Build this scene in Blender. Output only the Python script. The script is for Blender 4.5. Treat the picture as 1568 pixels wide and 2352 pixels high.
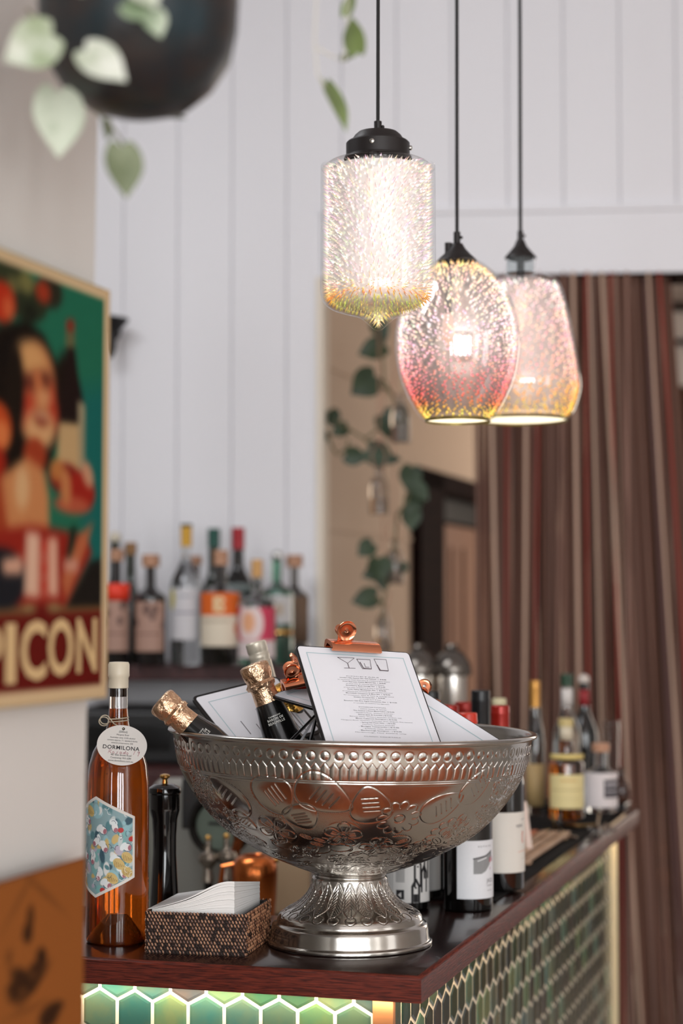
import bpy, bmesh, math, random
import numpy as np
from mathutils import Vector, Matrix
random.seed(7); rng = np.random.default_rng(7)
for o in list(bpy.data.objects): bpy.data.objects.remove(o)
S = bpy.context.scene
COL = S.collection
PI = math.pi

# ------------------------------------------------------------ camera
F = 4300.0; CX = 784.0; CY = 1176.0; ZC = 1.424; TOP = 1.05      # TOP = height of the bar top
PITCH = math.atan(224.0 / F)
cam_data = bpy.data.cameras.new('camera'); cam = bpy.data.objects.new('camera', cam_data); COL.objects.link(cam)
cam_data.sensor_fit = 'HORIZONTAL'; cam_data.sensor_width = 24.0; cam_data.lens = F / 1568.0 * 24.0
cam.location = (0, 0, ZC); cam.rotation_euler = (PI / 2 + PITCH, 0, 0)
cam_data.clip_start = 0.05; cam_data.clip_end = 60
cam_data.dof.use_dof = True; cam_data.dof.focus_distance = 2.04; cam_data.dof.aperture_fstop = 3.5
S.camera = cam

# ------------------------------------------------------------ world, light, exposure
w = bpy.data.worlds.new('world'); S.world = w; w.use_nodes = True
w.node_tree.nodes['Background'].inputs[0].default_value = (0.93, 0.96, 1.0, 1)
w.node_tree.nodes['Background'].inputs[1].default_value = 0.9
S.view_settings.view_transform = 'Standard'; S.view_settings.look = 'None'
S.view_settings.gamma = 1.0; S.view_settings.exposure = 0.0; S.view_settings.use_curve_mapping = False
try: S.cycles.max_bounces = 10; S.cycles.transparent_max_bounces = 24; S.cycles.sample_clamp_indirect = 6.0; S.cycles.caustics_reflective = False; S.cycles.caustics_refractive = False
except Exception: pass

def area(name, loc, rot, sx, sy, power, col=(1, 1, 1), spread=PI):
    l = bpy.data.lights.new(name, 'AREA'); l.shape = 'RECTANGLE'; l.size = sx; l.size_y = sy; l.energy = power; l.color = col; l.spread = spread
    o = bpy.data.objects.new(name, l); o.location = loc; o.rotation_euler = rot; COL.objects.link(o); return o
WINX = [-1.75, -0.55, 0.45, 1.35, 2.35]
for i, x in enumerate(WINX):                                       # five tall windows behind the camera
    area('window_and_fill_light', (x, -3.42, 1.55), (PI / 2, 0, 0), 0.62, 1.9, 46, (0.95, 0.98, 1.0))
for i, y in enumerate([-1.6, 0.4]):                                 # added side light before the right hand wall, which has no windows
    area('window_and_fill_light', (3.12, y, 1.6), (0, PI / 2, 0), 1.9, 0.9, 8, (0.97, 0.98, 1.0))
area('next_room_fill', (2.4, 6.6, 1.7), (0, PI / 2, 0), 1.6, 1.6, 34, (1.0, 0.88, 0.76))  # added warm fill so the room beyond the opening is lit
area('kitchen_fill', (-.9, 2.5, 2.7), (math.radians(25), 0, 0), 1.0, 0.6, 17, (0.93, 0.96, 1.0))  # added fill light, brightens the back bar and the wall under its shelf

# ------------------------------------------------------------ pixel -> place helpers
def ray(px, py):
    x = (px - CX) / F; u = (CY - py) / F
    return Vector((x, math.cos(PITCH) - u * math.sin(PITCH), math.sin(PITCH) + u * math.cos(PITCH)))
def W(px, py, Y):
    r = ray(px, py); k = Y / r.y; return Vector((r.x * k, Y, ZC + r.z * k))
def onz(px, py, z=TOP):
    r = ray(px, py); k = (z - ZC) / r.z; return Vector((r.x * k, r.y * k, z))
def hitplane(px, py, p0, n):
    r = ray(px, py); k = (Vector(p0) - Vector((0, 0, ZC))).dot(n) / r.dot(n); return Vector((0, 0, ZC)) + r * k

# ------------------------------------------------------------ colour and materials
def lin(c):
    return tuple(((v / 255.0) / 12.92 if v / 255.0 <= 0.04045 else ((v / 255.0 + 0.055) / 1.055) ** 2.4) for v in c)
M = {}
def mat(name, c, rough=0.5, metal=0.0, trans=0.0, ior=1.45, emit=None, es=1.0, spec=0.5, coat=0.0, noise=None, bump=None, attr=False, alpha=1.0):
    """principled material; noise=(scale, amount, colour2), bump=(scale, strength)"""
    if name in M: return M[name]
    m = bpy.data.materials.new(name); m.use_nodes = True; nt = m.node_tree; b = nt.nodes['Principled BSDF']
    b.inputs['Base Color'].default_value = (*lin(c), 1); b.inputs['Roughness'].default_value = rough; b.inputs['Metallic'].default_value = metal
    b.inputs['Transmission Weight'].default_value = trans; b.inputs['IOR'].default_value = ior
    b.inputs['Specular IOR Level'].default_value = spec; b.inputs['Coat Weight'].default_value = coat; b.inputs['Alpha'].default_value = alpha
    if emit: b.inputs['Emission Color'].default_value = (*lin(emit), 1); b.inputs['Emission Strength'].default_value = es
    tc = nt.nodes.new('ShaderNodeTexCoord')
    if noise:
        n = nt.nodes.new('ShaderNodeTexNoise'); n.inputs['Scale'].default_value = noise[0]; n.inputs['Detail'].default_value = 5
        nt.links.new(tc.outputs['Object'], n.inputs['Vector'])
        mp = nt.nodes.new('ShaderNodeMapping')
        if len(noise) > 3: mp.inputs['Scale'].default_value = noise[3]; nt.links.new(tc.outputs['Object'], mp.inputs['Vector']); nt.links.new(mp.outputs[0], n.inputs['Vector'])
        r = nt.nodes.new('ShaderNodeValToRGB'); r.color_ramp.elements[0].position = 0.5 - noise[1]; r.color_ramp.elements[1].position = 0.5 + noise[1]
        r.color_ramp.elements[0].color = (*lin(c), 1); r.color_ramp.elements[1].color = (*lin(noise[2]), 1)
        nt.links.new(n.outputs['Fac'], r.inputs[0]); nt.links.new(r.outputs[0], b.inputs['Base Color'])
    if attr:
        a = nt.nodes.new('ShaderNodeVertexColor'); a.layer_name = 'paint'; nt.links.new(a.outputs[0], b.inputs['Base Color'])
    if bump:
        n = nt.nodes.new('ShaderNodeTexNoise'); n.inputs['Scale'].default_value = bump[0]; n.inputs['Detail'].default_value = 3
        nt.links.new(tc.outputs['Object'], n.inputs['Vector']); bp = nt.nodes.new('ShaderNodeBump'); bp.inputs['Strength'].default_value = bump[1]; bp.inputs['Distance'].default_value = 0.002
        nt.links.new(n.outputs['Fac'], bp.inputs['Height']); nt.links.new(bp.outputs[0], b.inputs['Normal'])
    M[name] = m; return m
def printed():                                                      # own colour carried by the surface's paint layer
    return mat('printed_paper', (255, 255, 255), 0.55, attr=True, spec=0.3)

# ------------------------------------------------------------ mesh helpers
class MB:
    def __init__(s): s.v = []; s.f = []; s.m = []; s.mi = 0
    def add(s, vs, fs, T=None):
        b = len(s.v)
        s.v += [tuple(T @ Vector(v)) if T is not None else tuple(v) for v in vs]
        s.f += [tuple(i + b for i in f) for f in fs]; s.m += [s.mi] * len(fs)
    def box(s, a, b, T=None):
        (x0, y0, z0), (x1, y1, z1) = a, b
        s.add([(x0, y0, z0), (x1, y0, z0), (x1, y1, z0), (x0, y1, z0), (x0, y0, z1), (x1, y0, z1), (x1, y1, z1), (x0, y1, z1)],
              [(3, 2, 1, 0), (4, 5, 6, 7), (0, 1, 5, 4), (1, 2, 6, 5), (2, 3, 7, 6), (3, 0, 4, 7)], T)
    def prism(s, poly, z0, z1, T=None):
        n = len(poly)
        s.add([(x, y, z0) for x, y in poly] + [(x, y, z1) for x, y in poly],
              [tuple(range(n - 1, -1, -1)), tuple(range(n, 2 * n))] + [(i, (i + 1) % n, n + (i + 1) % n, n + i) for i in range(n)], T)
    def lathe(s, prof, n=48, T=None, cap0=True, cap1=True, fn=None):
        k = len(prof); vs = []
        for r, z in prof:
            for i in range(n):
                a = 2 * PI * i / n; rr = r * (fn(a, z) if fn else 1); vs.append((rr * math.sin(a), -rr * math.cos(a), z))
        fs = [(j * n + i, j * n + (i + 1) % n, (j + 1) * n + (i + 1) % n, (j + 1) * n + i) for j in range(k - 1) for i in range(n)]
        if cap0: fs.append(tuple(range(n - 1, -1, -1)))
        if cap1: fs.append(tuple((k - 1) * n + i for i in range(n)))
        s.add(vs, fs, T)
    def tube(s, pts, r, n=8, T=None, r1=None):
        pts = [Vector(p) for p in pts]; k = len(pts); vs = []; up = Vector((0.3, 0.2, 1)).normalized(); prev = None
        for i, p in enumerate(pts):
            t = (pts[min(i + 1, k - 1)] - pts[max(i - 1, 0)]).normalized()
            a = (up if prev is None else prev); a = (a - t * a.dot(t))
            if a.length < 1e-4: a = Vector((1, 0, 0)) - t * t.x
            a.normalize(); prev = a; b = t.cross(a); rr = r if r1 is None else r + (r1 - r) * i / (k - 1)
            vs += [p + (a * math.cos(2 * PI * j / n) + b * math.sin(2 * PI * j / n)) * rr for j in range(n)]
        fs = [(j * n + i, j * n + (i + 1) % n, (j + 1) * n + (i + 1) % n, (j + 1) * n + i) for j in range(k - 1) for i in range(n)]
        fs += [tuple(range(n - 1, -1, -1)), tuple((k - 1) * n + i for i in range(n))]
        s.add(vs, fs, T)
    def ball(s, c, r, n=12, sc=(1, 1, 1), T=None):
        prof = [(max(r * math.sin(PI * j / n), 1e-5) , -r * math.cos(PI * j / n)) for j in range(n + 1)]
        TT = Matrix.Translation(c) @ Matrix.Diagonal((*sc, 1)); s.lathe(prof, 2 * n, (T @ TT) if T is not None else TT)
    def build(s, name, mats, parent=None, smooth=True, ang=35, kind=None, bevel=0):
        me = bpy.data.meshes.new(name); me.from_pydata(s.v, [], s.f); me.update()
        if not isinstance(mats, (list, tuple)): mats = [mats]
        for m in mats: me.materials.append(m)
        if len(mats) > 1: me.polygons.foreach_set('material_index', s.m)
        if smooth:
            me.polygons.foreach_set('use_smooth', [True] * len(me.polygons)); me.set_sharp_from_angle(angle=math.radians(ang))
        o = bpy.data.objects.new(name, me); COL.objects.link(o)
        if parent is not None: o.parent = parent
        if kind: o['kind'] = kind
        if bevel:
            md = o.modifiers.new('bevel', 'BEVEL'); md.width = bevel; md.segments = 2; md.limit_method = 'ANGLE'; md.angle_limit = math.radians(40)
        return o
def thing(name, label, cat, loc=(0, 0, 0), rot=None, group=None):
    o = bpy.data.objects.new(name, None); COL.objects.link(o); o.empty_display_size = 0.02
    if rot is not None: o.matrix_world = Matrix.Translation(loc) @ rot.to_4x4()
    else: o.location = loc
    return tag(o, label, cat, group)
def tag(o, label, cat, group=None):
    o['label'] = label; o['category'] = cat
    if group: o['group'] = group
    return o
def struct(o): o['kind'] = 'structure'; return o
def grid_mesh(name, X, mats, parent=None, closed_u=False, paint=None, smooth=True):
    """X: (rows, cols, 3) array -> quad grid mesh, paint: (rows, cols, 3) srgb 0-255"""
    R, C_, _ = X.shape; me = bpy.data.meshes.new(name)
    idx = np.arange(R * C_).reshape(R, C_)
    if closed_u: nx = np.roll(idx, -1, axis=1)[:-1]; a = idx[:-1]; b = nx; c = np.roll(idx, -1, axis=1)[1:]; d = idx[1:]
    else: a = idx[:-1, :-1]; b = idx[:-1, 1:]; c = idx[1:, 1:]; d = idx[1:, :-1]
    q = np.stack([a, b, c, d], -1).reshape(-1, 4); nf = len(q)
    me.vertices.add(R * C_); me.vertices.foreach_set('co', X.astype(np.float32).ravel())
    me.loops.add(nf * 4); me.loops.foreach_set('vertex_index', q.astype(np.int32).ravel())
    me.polygons.add(nf); me.polygons.foreach_set('loop_start', np.arange(0, nf * 4, 4, dtype=np.int32)); me.polygons.foreach_set('loop_total', np.full(nf, 4, dtype=np.int32))
    me.update(calc_edges=True)
    if smooth: me.polygons.foreach_set('use_smooth', np.ones(nf, dtype=bool))
    if paint is not None:
        p = paint.reshape(-1, 3) / 255.0; p = np.where(p <= 0.04045, p / 12.92, ((p + 0.055) / 1.055) ** 2.4)
        at = me.color_attributes.new('paint', 'FLOAT_COLOR', 'POINT'); at.data.foreach_set('color', np.concatenate([p, np.ones((len(p), 1))], 1).astype(np.float32).ravel())
    for m in (mats if isinstance(mats, (list, tuple)) else [mats]): me.materials.append(m)
    o = bpy.data.objects.new(name, me); COL.objects.link(o)
    if parent is not None: o.parent = parent
    return o
_tc = {}
def text2d(body, bold=0.0):
    """outline triangles of a word in the built-in typeface, 1 unit tall capitals, centred in x; returns verts, faces, width"""
    key = (body, bold)
    if key in _tc: return _tc[key]
    cu = bpy.data.curves.new('t', 'FONT'); cu.body = body; cu.size = 1.4; cu.align_x = 'LEFT'; cu.offset = bold; cu.resolution_u = 3; cu.fill_mode = 'FRONT'; cu.space_character = 1.0 + bold * 5
    ob = bpy.data.objects.new('t', cu); COL.objects.link(ob); dg = bpy.context.evaluated_depsgraph_get(); dg.update()
    me = ob.evaluated_get(dg).to_mesh(); vs = [(v.co.x, v.co.y) for v in me.vertices]; fs = [tuple(p.vertices) for p in me.polygons]
    ob.evaluated_get(dg).to_mesh_clear(); bpy.data.objects.remove(ob); bpy.data.curves.remove(cu)
    x0 = min(v[0] for v in vs); x1 = max(v[0] for v in vs); vs = [(x - (x0 + x1) / 2, y) for x, y in vs]
    _tc[key] = (vs, fs, x1 - x0); return _tc[key]
def put_text(mb, body, T, h, width=None, bold=0.0, slant=0.0, wrap=None):
    """letters on the local xy plane of T (x right, y up); wrap(x, y) -> point replaces T"""
    vs, fs, wd = text2d(body, bold); sx = h if width is None else width / wd
    P = [(x * sx + slant * y * h, y * h) for x, y in vs]
    if wrap: mb.add([wrap(x, y) for x, y in P], fs)
    else: mb.add([(x, y, 0) for x, y in P], fs, T)

class Canvas:                                                       # paints a printed design as surface colour
    def __init__(s, w, h, bg): s.w = w; s.h = h; s.a = np.zeros((h, w, 3)) + np.array(bg, float); s.X, s.Y = np.meshgrid((np.arange(w) + .5) / w, (np.arange(h) + .5) / h)
    def put(s, d, c, soft=0.004): k = np.clip(0.5 - d / soft, 0, 1)[..., None]; s.a = s.a * (1 - k) + np.array(c, float) * k
    def ell(s, cx, cy, rx, ry, c, rot=0.0, soft=0.004):
        x = s.X - cx; y = s.Y - cy; ca, sa = math.cos(rot), math.sin(rot); u = (x * ca + y * sa) / rx; v = (-x * sa + y * ca) / ry
        s.put((np.sqrt(u * u + v * v) - 1) * min(rx, ry), c, soft)
    def poly(s, pts, c, soft=0.004):
        d = np.full(s.X.shape, 9.0); inside = np.zeros(s.X.shape, bool); n = len(pts)
        for i in range(n):
            (x0, y0), (x1, y1) = pts[i], pts[(i + 1) % n]; ex, ey = x1 - x0, y1 - y0; t = np.clip(((s.X - x0) * ex + (s.Y - y0) * ey) / (ex * ex + ey * ey + 1e-12), 0, 1)
            d = np.minimum(d, np.hypot(s.X - x0 - t * ex, s.Y - y0 - t * ey))
            cr = ((y0 > s.Y) != (y1 > s.Y)) & (s.X < ex * (s.Y - y0) / (ey if abs(ey) > 1e-12 else 1e-12) + x0); inside ^= cr
        s.put(np.where(inside, -d, d), c, soft)
    def line(s, pts, w, c, soft=0.003):
        d = np.full(s.X.shape, 9.0)
        for (x0, y0), (x1, y1) in zip(pts[:-1], pts[1:]):
            ex, ey = x1 - x0, y1 - y0; t = np.clip(((s.X - x0) * ex + (s.Y - y0) * ey) / (ex * ex + ey * ey + 1e-12), 0, 1)
            d = np.minimum(d, np.hypot(s.X - x0 - t * ex, s.Y - y0 - t * ey))
        s.put(d - w, c, soft)
    def rect(s, x0, y0, x1, y1, c, soft=0.003): s.put(np.maximum(np.maximum(x0 - s.X, s.X - x1), np.maximum(y0 - s.Y, s.Y - y1)), c, soft)
    def speck(s, amt, sc=1): s.a = np.clip(s.a + rng.normal(0, amt, s.X.shape)[..., None], 0, 255)
    def blur(s, n=3, k=1):
        for _ in range(n):
            for ax_ in (0, 1): s.a = (np.roll(s.a, k, ax_) + s.a * 2 + np.roll(s.a, -k, ax_)) / 4
# ------------------------------------------------------------ common materials
white_paint = mat('white_paint', (233, 231, 234), 0.55, spec=0.3)
warm_wall = mat('cream_plaster', (198, 194, 189), 0.7, noise=(3, 0.3, (194, 189, 183)), spec=0.2)
tan_wall = mat('tan_paint', (206, 184, 164), 0.7, noise=(2, 0.25, (200, 177, 156)), spec=0.2)
dark_wood = mat('dark_stained_wood', (34, 19, 16), 0.7, noise=(6, 0.2, (24, 13, 12), (1, 1, 12)), spec=.05)
floor_mat = mat('timber_floor', (204, 194, 182), 0.35, noise=(3, 0.25, (184, 172, 158), (10, 1, 1)))
black_plastic = mat('black_plastic', (20, 18, 17), 0.35)
black_gloss = mat('black_gloss', (12, 10, 10), 0.08, coat=0.5)
dark_cabinet = mat('dark_cabinet', (40, 38, 36), 0.5)
steel = mat('steel', (190, 188, 182), 0.25, 1.0)
copper = mat('rose_copper', (230, 150, 112), 0.16, 1.0, bump=(40, 0.15))
gold = mat('brass', (214, 170, 100), 0.25, 1.0)
twine = mat('twine', (205, 190, 165), 0.8)
ink = mat('black_ink', (48, 46, 48), 0.7)
greyink = mat('grey_ink', (120, 116, 118), 0.7)

# ------------------------------------------------------------ room shell
mb = MB(); mb.box((-3.0, -3.6, -0.05), (3.3, 11, 0)); struct(mb.build('floor', floor_mat, smooth=False))
mb = MB(); mb.box((-3.0, -3.6, 2.95), (3.3, 11, 3.0)); struct(mb.build('ceiling', white_paint, smooth=False))
# wall behind the camera: piers, sills and heads around the tall windows
mb = MB(); edges = [-3.0] + [v for x in WINX for v in (x - .34, x + .34)] + [3.3]
for i in range(0, len(edges), 2): mb.box((edges[i], -3.6, 0), (edges[i + 1], -3.5, 2.95))
for x in WINX: mb.box((x - .34, -3.6, 0), (x + .34, -3.5, 0.55)); mb.box((x - .34, -3.6, 2.55), (x + .34, -3.5, 2.95))
struct(mb.build('wall_front', mat('soft_grey_paint', (206, 208, 208), 0.7), smooth=False))
mb = MB(); mb.box((-3.0, -3.5, 0), (3.2, -3.47, 0.54)); struct(mb.build('trim_5', mat('reflected_dado', (96, 62, 46), 0.5), smooth=False))  # dark dado added behind the camera to vary the bowl's reflection
for i, x in enumerate(WINX):
    mb = MB()
    for a, b in (((x - .34, -3.56, .55), (x - .31, -3.48, 2.55)), ((x + .31, -3.56, .55), (x + .34, -3.48, 2.55)), ((x - .31, -3.56, .55), (x + .31, -3.48, .59)), ((x - .31, -3.56, 2.51), (x + .31, -3.48, 2.55)), ((x - .31, -3.54, 1.6), (x + .31, -3.52, 1.63))): mb.box(a, b)
    struct(mb.build('window_%d' % (i + 1), white_paint, smooth=False))
mb = MB(); mb.box((3.2, -3.6, 0), (3.3, 11, 2.95)); struct(mb.build('wall_right', warm_wall, smooth=False))
mb = MB(); mb.box((-3.0, -3.6, 0), (-2.9, 11, 2.95)); struct(mb.build('wall_left', warm_wall, smooth=False))

# back wall: vertical boards, turned six degrees, with a wide opening to the right
BA = math.radians(5.0); be = Vector((math.cos(BA), -math.sin(BA), 0)); bn = Vector((math.sin(BA), math.cos(BA), 0))
BT = Matrix(((be.x, bn.x, 0, 0), (be.y, bn.y, 0, 4.3), (0, 0, 1, 0), (0, 0, 0, 1)))    # local x along the wall, y into it, origin at (0, 4.3)
def bw(px, py): p = hitplane(px, py, (0, 4.3, 0), bn); q = BT.inverted() @ p; return q.x, q.z
JX = bw(738, 1000)[0]; HZ = bw(1270, 630)[1]; MZ = bw(1270, 482)[1]; bx1 = 1.45
def boards(mb, x0, x1, z0, z1, pitch=0.128, off=0.0):
    x = x0
    e = [x0]; k = math.ceil((x0 - off) / pitch)
    while off + k * pitch < x1 - 0.004:
        if off + k * pitch > x0 + 0.004: e.append(off + k * pitch)
        k += 1
    e.append(x1)
    for a, b in zip(e[:-1], e[1:]):
        g = 0.0022; prof = [(a, 0.006), (a + g, 0.0), (b - g, 0.0), (b, 0.006), (b, 0.14), (a, 0.14)]
        mb.add([(x, y, z) for z in (z0, z1) for x, y in prof], [(0, 1, 7, 6), (1, 2, 8, 7), (2, 3, 9, 8), (3, 4, 10, 9), (4, 5, 11, 10), (5, 0, 6, 11), (5, 4, 3, 2, 1, 0), (6, 7, 8, 9, 10, 11)], BT)
mb = MB(); boards(mb, -2.95, JX, 0, MZ); boards(mb, -2.95, 3.0, MZ, 2.95); boards(mb, bx1, 3.0, 0, MZ)
struct(mb.build('wall_back', white_paint, smooth=False))
mb = MB(); mb.box((JX, -0.004, HZ), (bx1, 0.14, MZ), BT); struct(mb.build('trim_1', white_paint, smooth=False, bevel=0.002))     # header board
mb = MB(); mb.box((JX, -0.016, MZ - .006), (bx1 + .03, -0.0, MZ + .008), BT); struct(mb.build('trim_2', white_paint, smooth=False))  # thin ledge
mb = MB(); mb.box((JX - 0.012, -0.008, 0), (JX + 0.004, 0.144, HZ), BT); struct(mb.build('trim_3', mat('cream_jamb', (226, 214, 198), 0.5), smooth=False))
mb = MB(); mb.box((JX + .003, 0.0, HZ - 0.004), (bx1, 0.14, HZ - 0.001), BT); struct(mb.build('trim_4', dark_wood, smooth=False))

# next room: tan side wall running away, with a dark doorway
SA = math.radians(17.0); sd = Vector((math.sin(SA), math.cos(SA), 0)); sn = Vector((-math.cos(SA), math.sin(SA), 0))
s0 = BT @ Vector((JX - 0.05, 0.15, 0))
ST = Matrix(((sd.x, sn.x, 0, s0.x), (sd.y, sn.y, 0, s0.y), (0, 0, 1, 0), (0, 0, 0, 1)))    # x = along, y = behind the wall face
def sw(px, py=1300):
    p = hitplane(px, py, s0, sn); q = ST.inverted() @ p; return q.x, q.z
D0 = sw(944)[0]; D1 = sw(1190)[0]; DZ = sw(985, 1083)[1]
mb = MB(); mb.box((0, 0, 0), (D0, .1, 2.95), ST); mb.box((D0, 0, DZ), (D1, .1, 2.95), ST); mb.box((D1, 0, 0), (6.3, .1, 2.95), ST)
for z in (1.02, 1.62, 2.02): mb.box((0, -0.006, z), (D0 - 0.01, 0, z + 0.012), ST)
struct(mb.build('wall_far_left', tan_wall, smooth=False))
mb = MB(); mb.box((-1.0, 10.2, 0), (3.2, 10.3, 2.95)); struct(mb.build('wall_far', mat('brown_paint', (120, 84, 66), 0.7), smooth=False))
door = struct(bpy.data.objects.new('door_1', None)); COL.objects.link(door)
mb = MB(); fw = sw(1000)[0] - D0
mb.box((D0, -0.03, 0), (D0 + fw, .1, DZ), ST); mb.box((D1 - .08, -0.03, 0), (D1, .1, DZ), ST); mb.box((D0, -0.03, DZ - .06), (D1, .1, DZ), ST)
mb.build('door_frame', dark_wood, door, smooth=False, bevel=0.004)
zt = sw(1040, 1195)[1]
mb = MB(); mb.box((D0 + fw, 0.03, zt), (D1 - .08, .08, DZ - .06), ST); mb.build('transom_panel', mat('black_panel', (26, 22, 20), 0.6), door, smooth=False)
mb = MB(); mb.box((D0 + fw, 0.04, 0), (D1 - .08, .08, zt - .01), ST)
for k in range(4): mb.box((D0 + fw + .03 + k * .16, 0.03, .15), (D0 + fw + .12 + k * .16, .04, zt - .08), ST)
mb.build('door_leaf', mat('mauve_brown', (140, 104, 84), 0.5), door, smooth=False)

# near partition wall on the left, leaning outward very slightly towards the floor
PA = math.radians(17.0); pd = Vector((math.sin(PA), math.cos(PA), 0)); pn = Vector((math.cos(PA), -math.sin(PA), 0))
PE = W(249, 400, 1.45); PE.z = 0
def pend(z): return PE + Vector((-0.0165 * (W(249, 400, 1.45).z - z), 0, 0))
mb = MB(); vs = []
for z in (0, 2.95):
    e = pend(z) if z < 2 else pend(2.0); far = PE - pd * 4.9; far.y = max(far.y, -3.5)
    for p in (e, e - pn * 0.12, far - pn * 0.12, far): vs.append((p.x, p.y, z))
mb.add(vs, [(3, 2, 1, 0), (4, 5, 6, 7), (0, 1, 5, 4), (1, 2, 6, 5), (2, 3, 7, 6), (3, 0, 4, 7)])
struct(mb.build('wall_partition', warm_wall, smooth=False))
def pp(px, py, off=0.0):                                            # pixel -> point on the partition face
    return hitplane(px, py, PE + pn * off, pn)

mb = MB(); mb.box((-1.4, .15, 0), (3.1, 1.78, .012)); o = mb.build('reflection_rug', mat('warm_reflection_rug', (196, 104, 52), .6, noise=(5, .25, (150, 72, 36))), smooth=False); tag(o, 'unseen terracotta rug added before the bar as warm colour for the bowl to reflect', 'rug')  # rug added out of view as orange colour for the bowl to reflect
# stools added below the frame, giving the bowl something orange to reflect
for sx_, sy_, lab_ in ((-.05, .95, 'unseen orange timber stool added near the camera for the bowl to reflect'), (.62, 1.25, 'unseen orange timber stool added beside the tiled bar for the bowl to reflect')):
    t = thing('reflection_stool', lab_, 'bar stool', (sx_, sy_, .0125)); ow = mat('orange_timber', (196, 112, 60), .4)
    mb = MB(); mb.lathe([(.17, .72), (.18, .73), (.18, .745), (.165, .755)], 32); mb.build('seat', ow, t)
    for q in range(4):
        a_ = PI / 4 + q * PI / 2; mb = MB(); mb.tube([(.13 * math.cos(a_), .13 * math.sin(a_), .725), (.20 * math.cos(a_), .20 * math.sin(a_), 0)], .014, 8); mb.build('leg', ow, t)
    mb = MB(); mb.tube([(.18 * math.cos(x), .18 * math.sin(x), .25) for x in np.linspace(0, 2 * PI, 25)], .009, 6); mb.build('foot_ring', steel, t)

# ------------------------------------------------------------ posters on the partition
def flat_sheet(name, cv, P00, P10, P01, P11, mats, parent, wrapf=None):
    h, w_ = cv.a.shape[:2]; U, V = np.meshgrid(np.linspace(0, 1, w_), np.linspace(0, 1, h))
    P = [np.array(p) for p in (P00, P10, P01, P11)]
    X = ((1 - U) * (1 - V))[..., None] * P[0] + (U * (1 - V))[..., None] * P[1] + ((1 - U) * V)[..., None] * P[2] + (U * V)[..., None] * P[3]
    return grid_mesh(name, X, mats, parent, paint=cv.a, smooth=False)
ptilt = 0.004
def wall_poster(x0, x1, yTR, yBR, cvw, cvh, bg):
    """rectangle on the wall; corners from its right edge, x0 is the (out of frame) left pixel"""
    TR = pp(x1, yTR, ptilt); BR = pp(x1 - 8, yBR, ptilt); l = (pp(x0, yTR, ptilt) - TR); l.z = 0
    return TR + l, TR, BR + l, BR
TL, TR, BL, BR = wall_poster(-80, 252, 668, 1602, 0, 0, 0)
pw = (TR - TL).length; ph = TL.z - BL.z
def p2(px, py):                                                     # picture pixel -> poster coordinates 0..1 (v down)
    q = hitplane(px, py, TR, pn); v = (TL.z - q.z) / ph; e = TL.lerp(BL, v); return ((q - e).dot(pd) / pw, v)
cv = Canvas(230, 330, (38, 104, 80))
def P(*a): return [p2(x, y) for x, y in a]
def E(px, py, rx, ry, c, rot=0.0, soft=0.01):
    a = p2(px, py); b = p2(px + 4, py); sx = (b[0] - a[0]) / 4; sy = (p2(px, py + 4)[1] - a[1]) / 4; cv.ell(a[0], a[1], rx * sx, ry * sy, c, rot, soft)
cv.poly(P((180, 900), (250, 880), (250, 1400), (190, 1400)), (30, 98, 92), 0.08)
E(-60, 660, 40, 60, (40, 46, 34)); E(20, 640, 50, 45, (52, 58, 40)); E(60, 690, 50, 50, (44, 50, 36)); E(115, 670, 28, 40, (46, 44, 34)); E(60, 650, 18, 26, (112, 110, 66)); E(30, 655, 14, 20, (98, 96, 60))
E(5, 695, 30, 48, (176, 50, 30)); E(18, 708, 12, 26, (196, 92, 56)); E(98, 672, 17, 26, (150, 56, 36)); E(70, 720, 16, 20, (34, 36, 28))
cv.poly(P((-60, 760), (10, 745), (60, 735), (100, 770), (132, 840), (145, 910), (135, 1000), (110, 1080), (60, 1110), (10, 1090), (-60, 1100)), (30, 24, 20), 0.02)   # hair
E(52, 830, 52, 60, (26, 22, 20)); 
E(84, 905, 46, 118, (186, 122, 78), 0.06, 0.03); E(70, 825, 34, 40, (204, 154, 100), 0, 0.03); E(62, 880, 24, 20, (92, 44, 34), 0, .03); E(100, 872, 22, 16, (92, 44, 34), 0, .03); cv.poly(P((76, 850), (90, 850), (104, 925), (84, 930)), (190, 112, 70), 0.02)
E(62, 940, 20, 40, (172, 58, 40), 0, .04); E(122, 940, 14, 50, (168, 60, 40), 0, .04); E(92, 985, 34, 44, (206, 160, 112), 0, 0.03); E(94, 962, 16, 18, (128, 56, 42), 0, .02); E(97, 955, 10, 5, (222, 186, 144), 0, .015); E(100, 915, 12, 12, (208, 158, 112), 0, .03); E(34, 900, 22, 110, (34, 27, 22), 0, .02); E(140, 880, 12, 70, (34, 27, 22), .1, .02)
E(80, 1045, 26, 40, (150, 60, 36)); cv.poly(P((20, 1080), (60, 1050), (100, 1080), (110, 1140), (112, 1230), (0, 1240), (-60, 1230), (-40, 1120)), (190, 128, 82), 0.02)
cv.poly(P((-60, 1110), (0, 1080), (20, 1230), (-60, 1230)), (150, 62, 36), 0.03); E(50, 1120, 16, 50, (206, 166, 120), 0, 0.03)
E(-10, 980, 36, 60, (180, 72, 36)); E(2, 1000, 20, 34, (206, 116, 66)); E(-20, 1060, 34, 44, (150, 40, 26))
cv.poly(P((152, 735), (169, 735), (170, 762), (151, 762)), (130, 48, 36)); cv.poly(P((151, 762), (170, 762), (170, 800), (150, 800)), (100, 96, 66)); cv.poly(P((150, 800), (171, 800), (178, 860), (190, 920), (190, 975), (135, 972), (138, 900), (146, 860)), (36, 26, 24))
cv.poly(P((135, 970), (192, 976), (190, 1120), (128, 1110)), (186, 156, 112)); cv.poly(P((178, 920), (194, 930), (192, 1100), (180, 1100)), (150, 140, 112))
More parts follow.
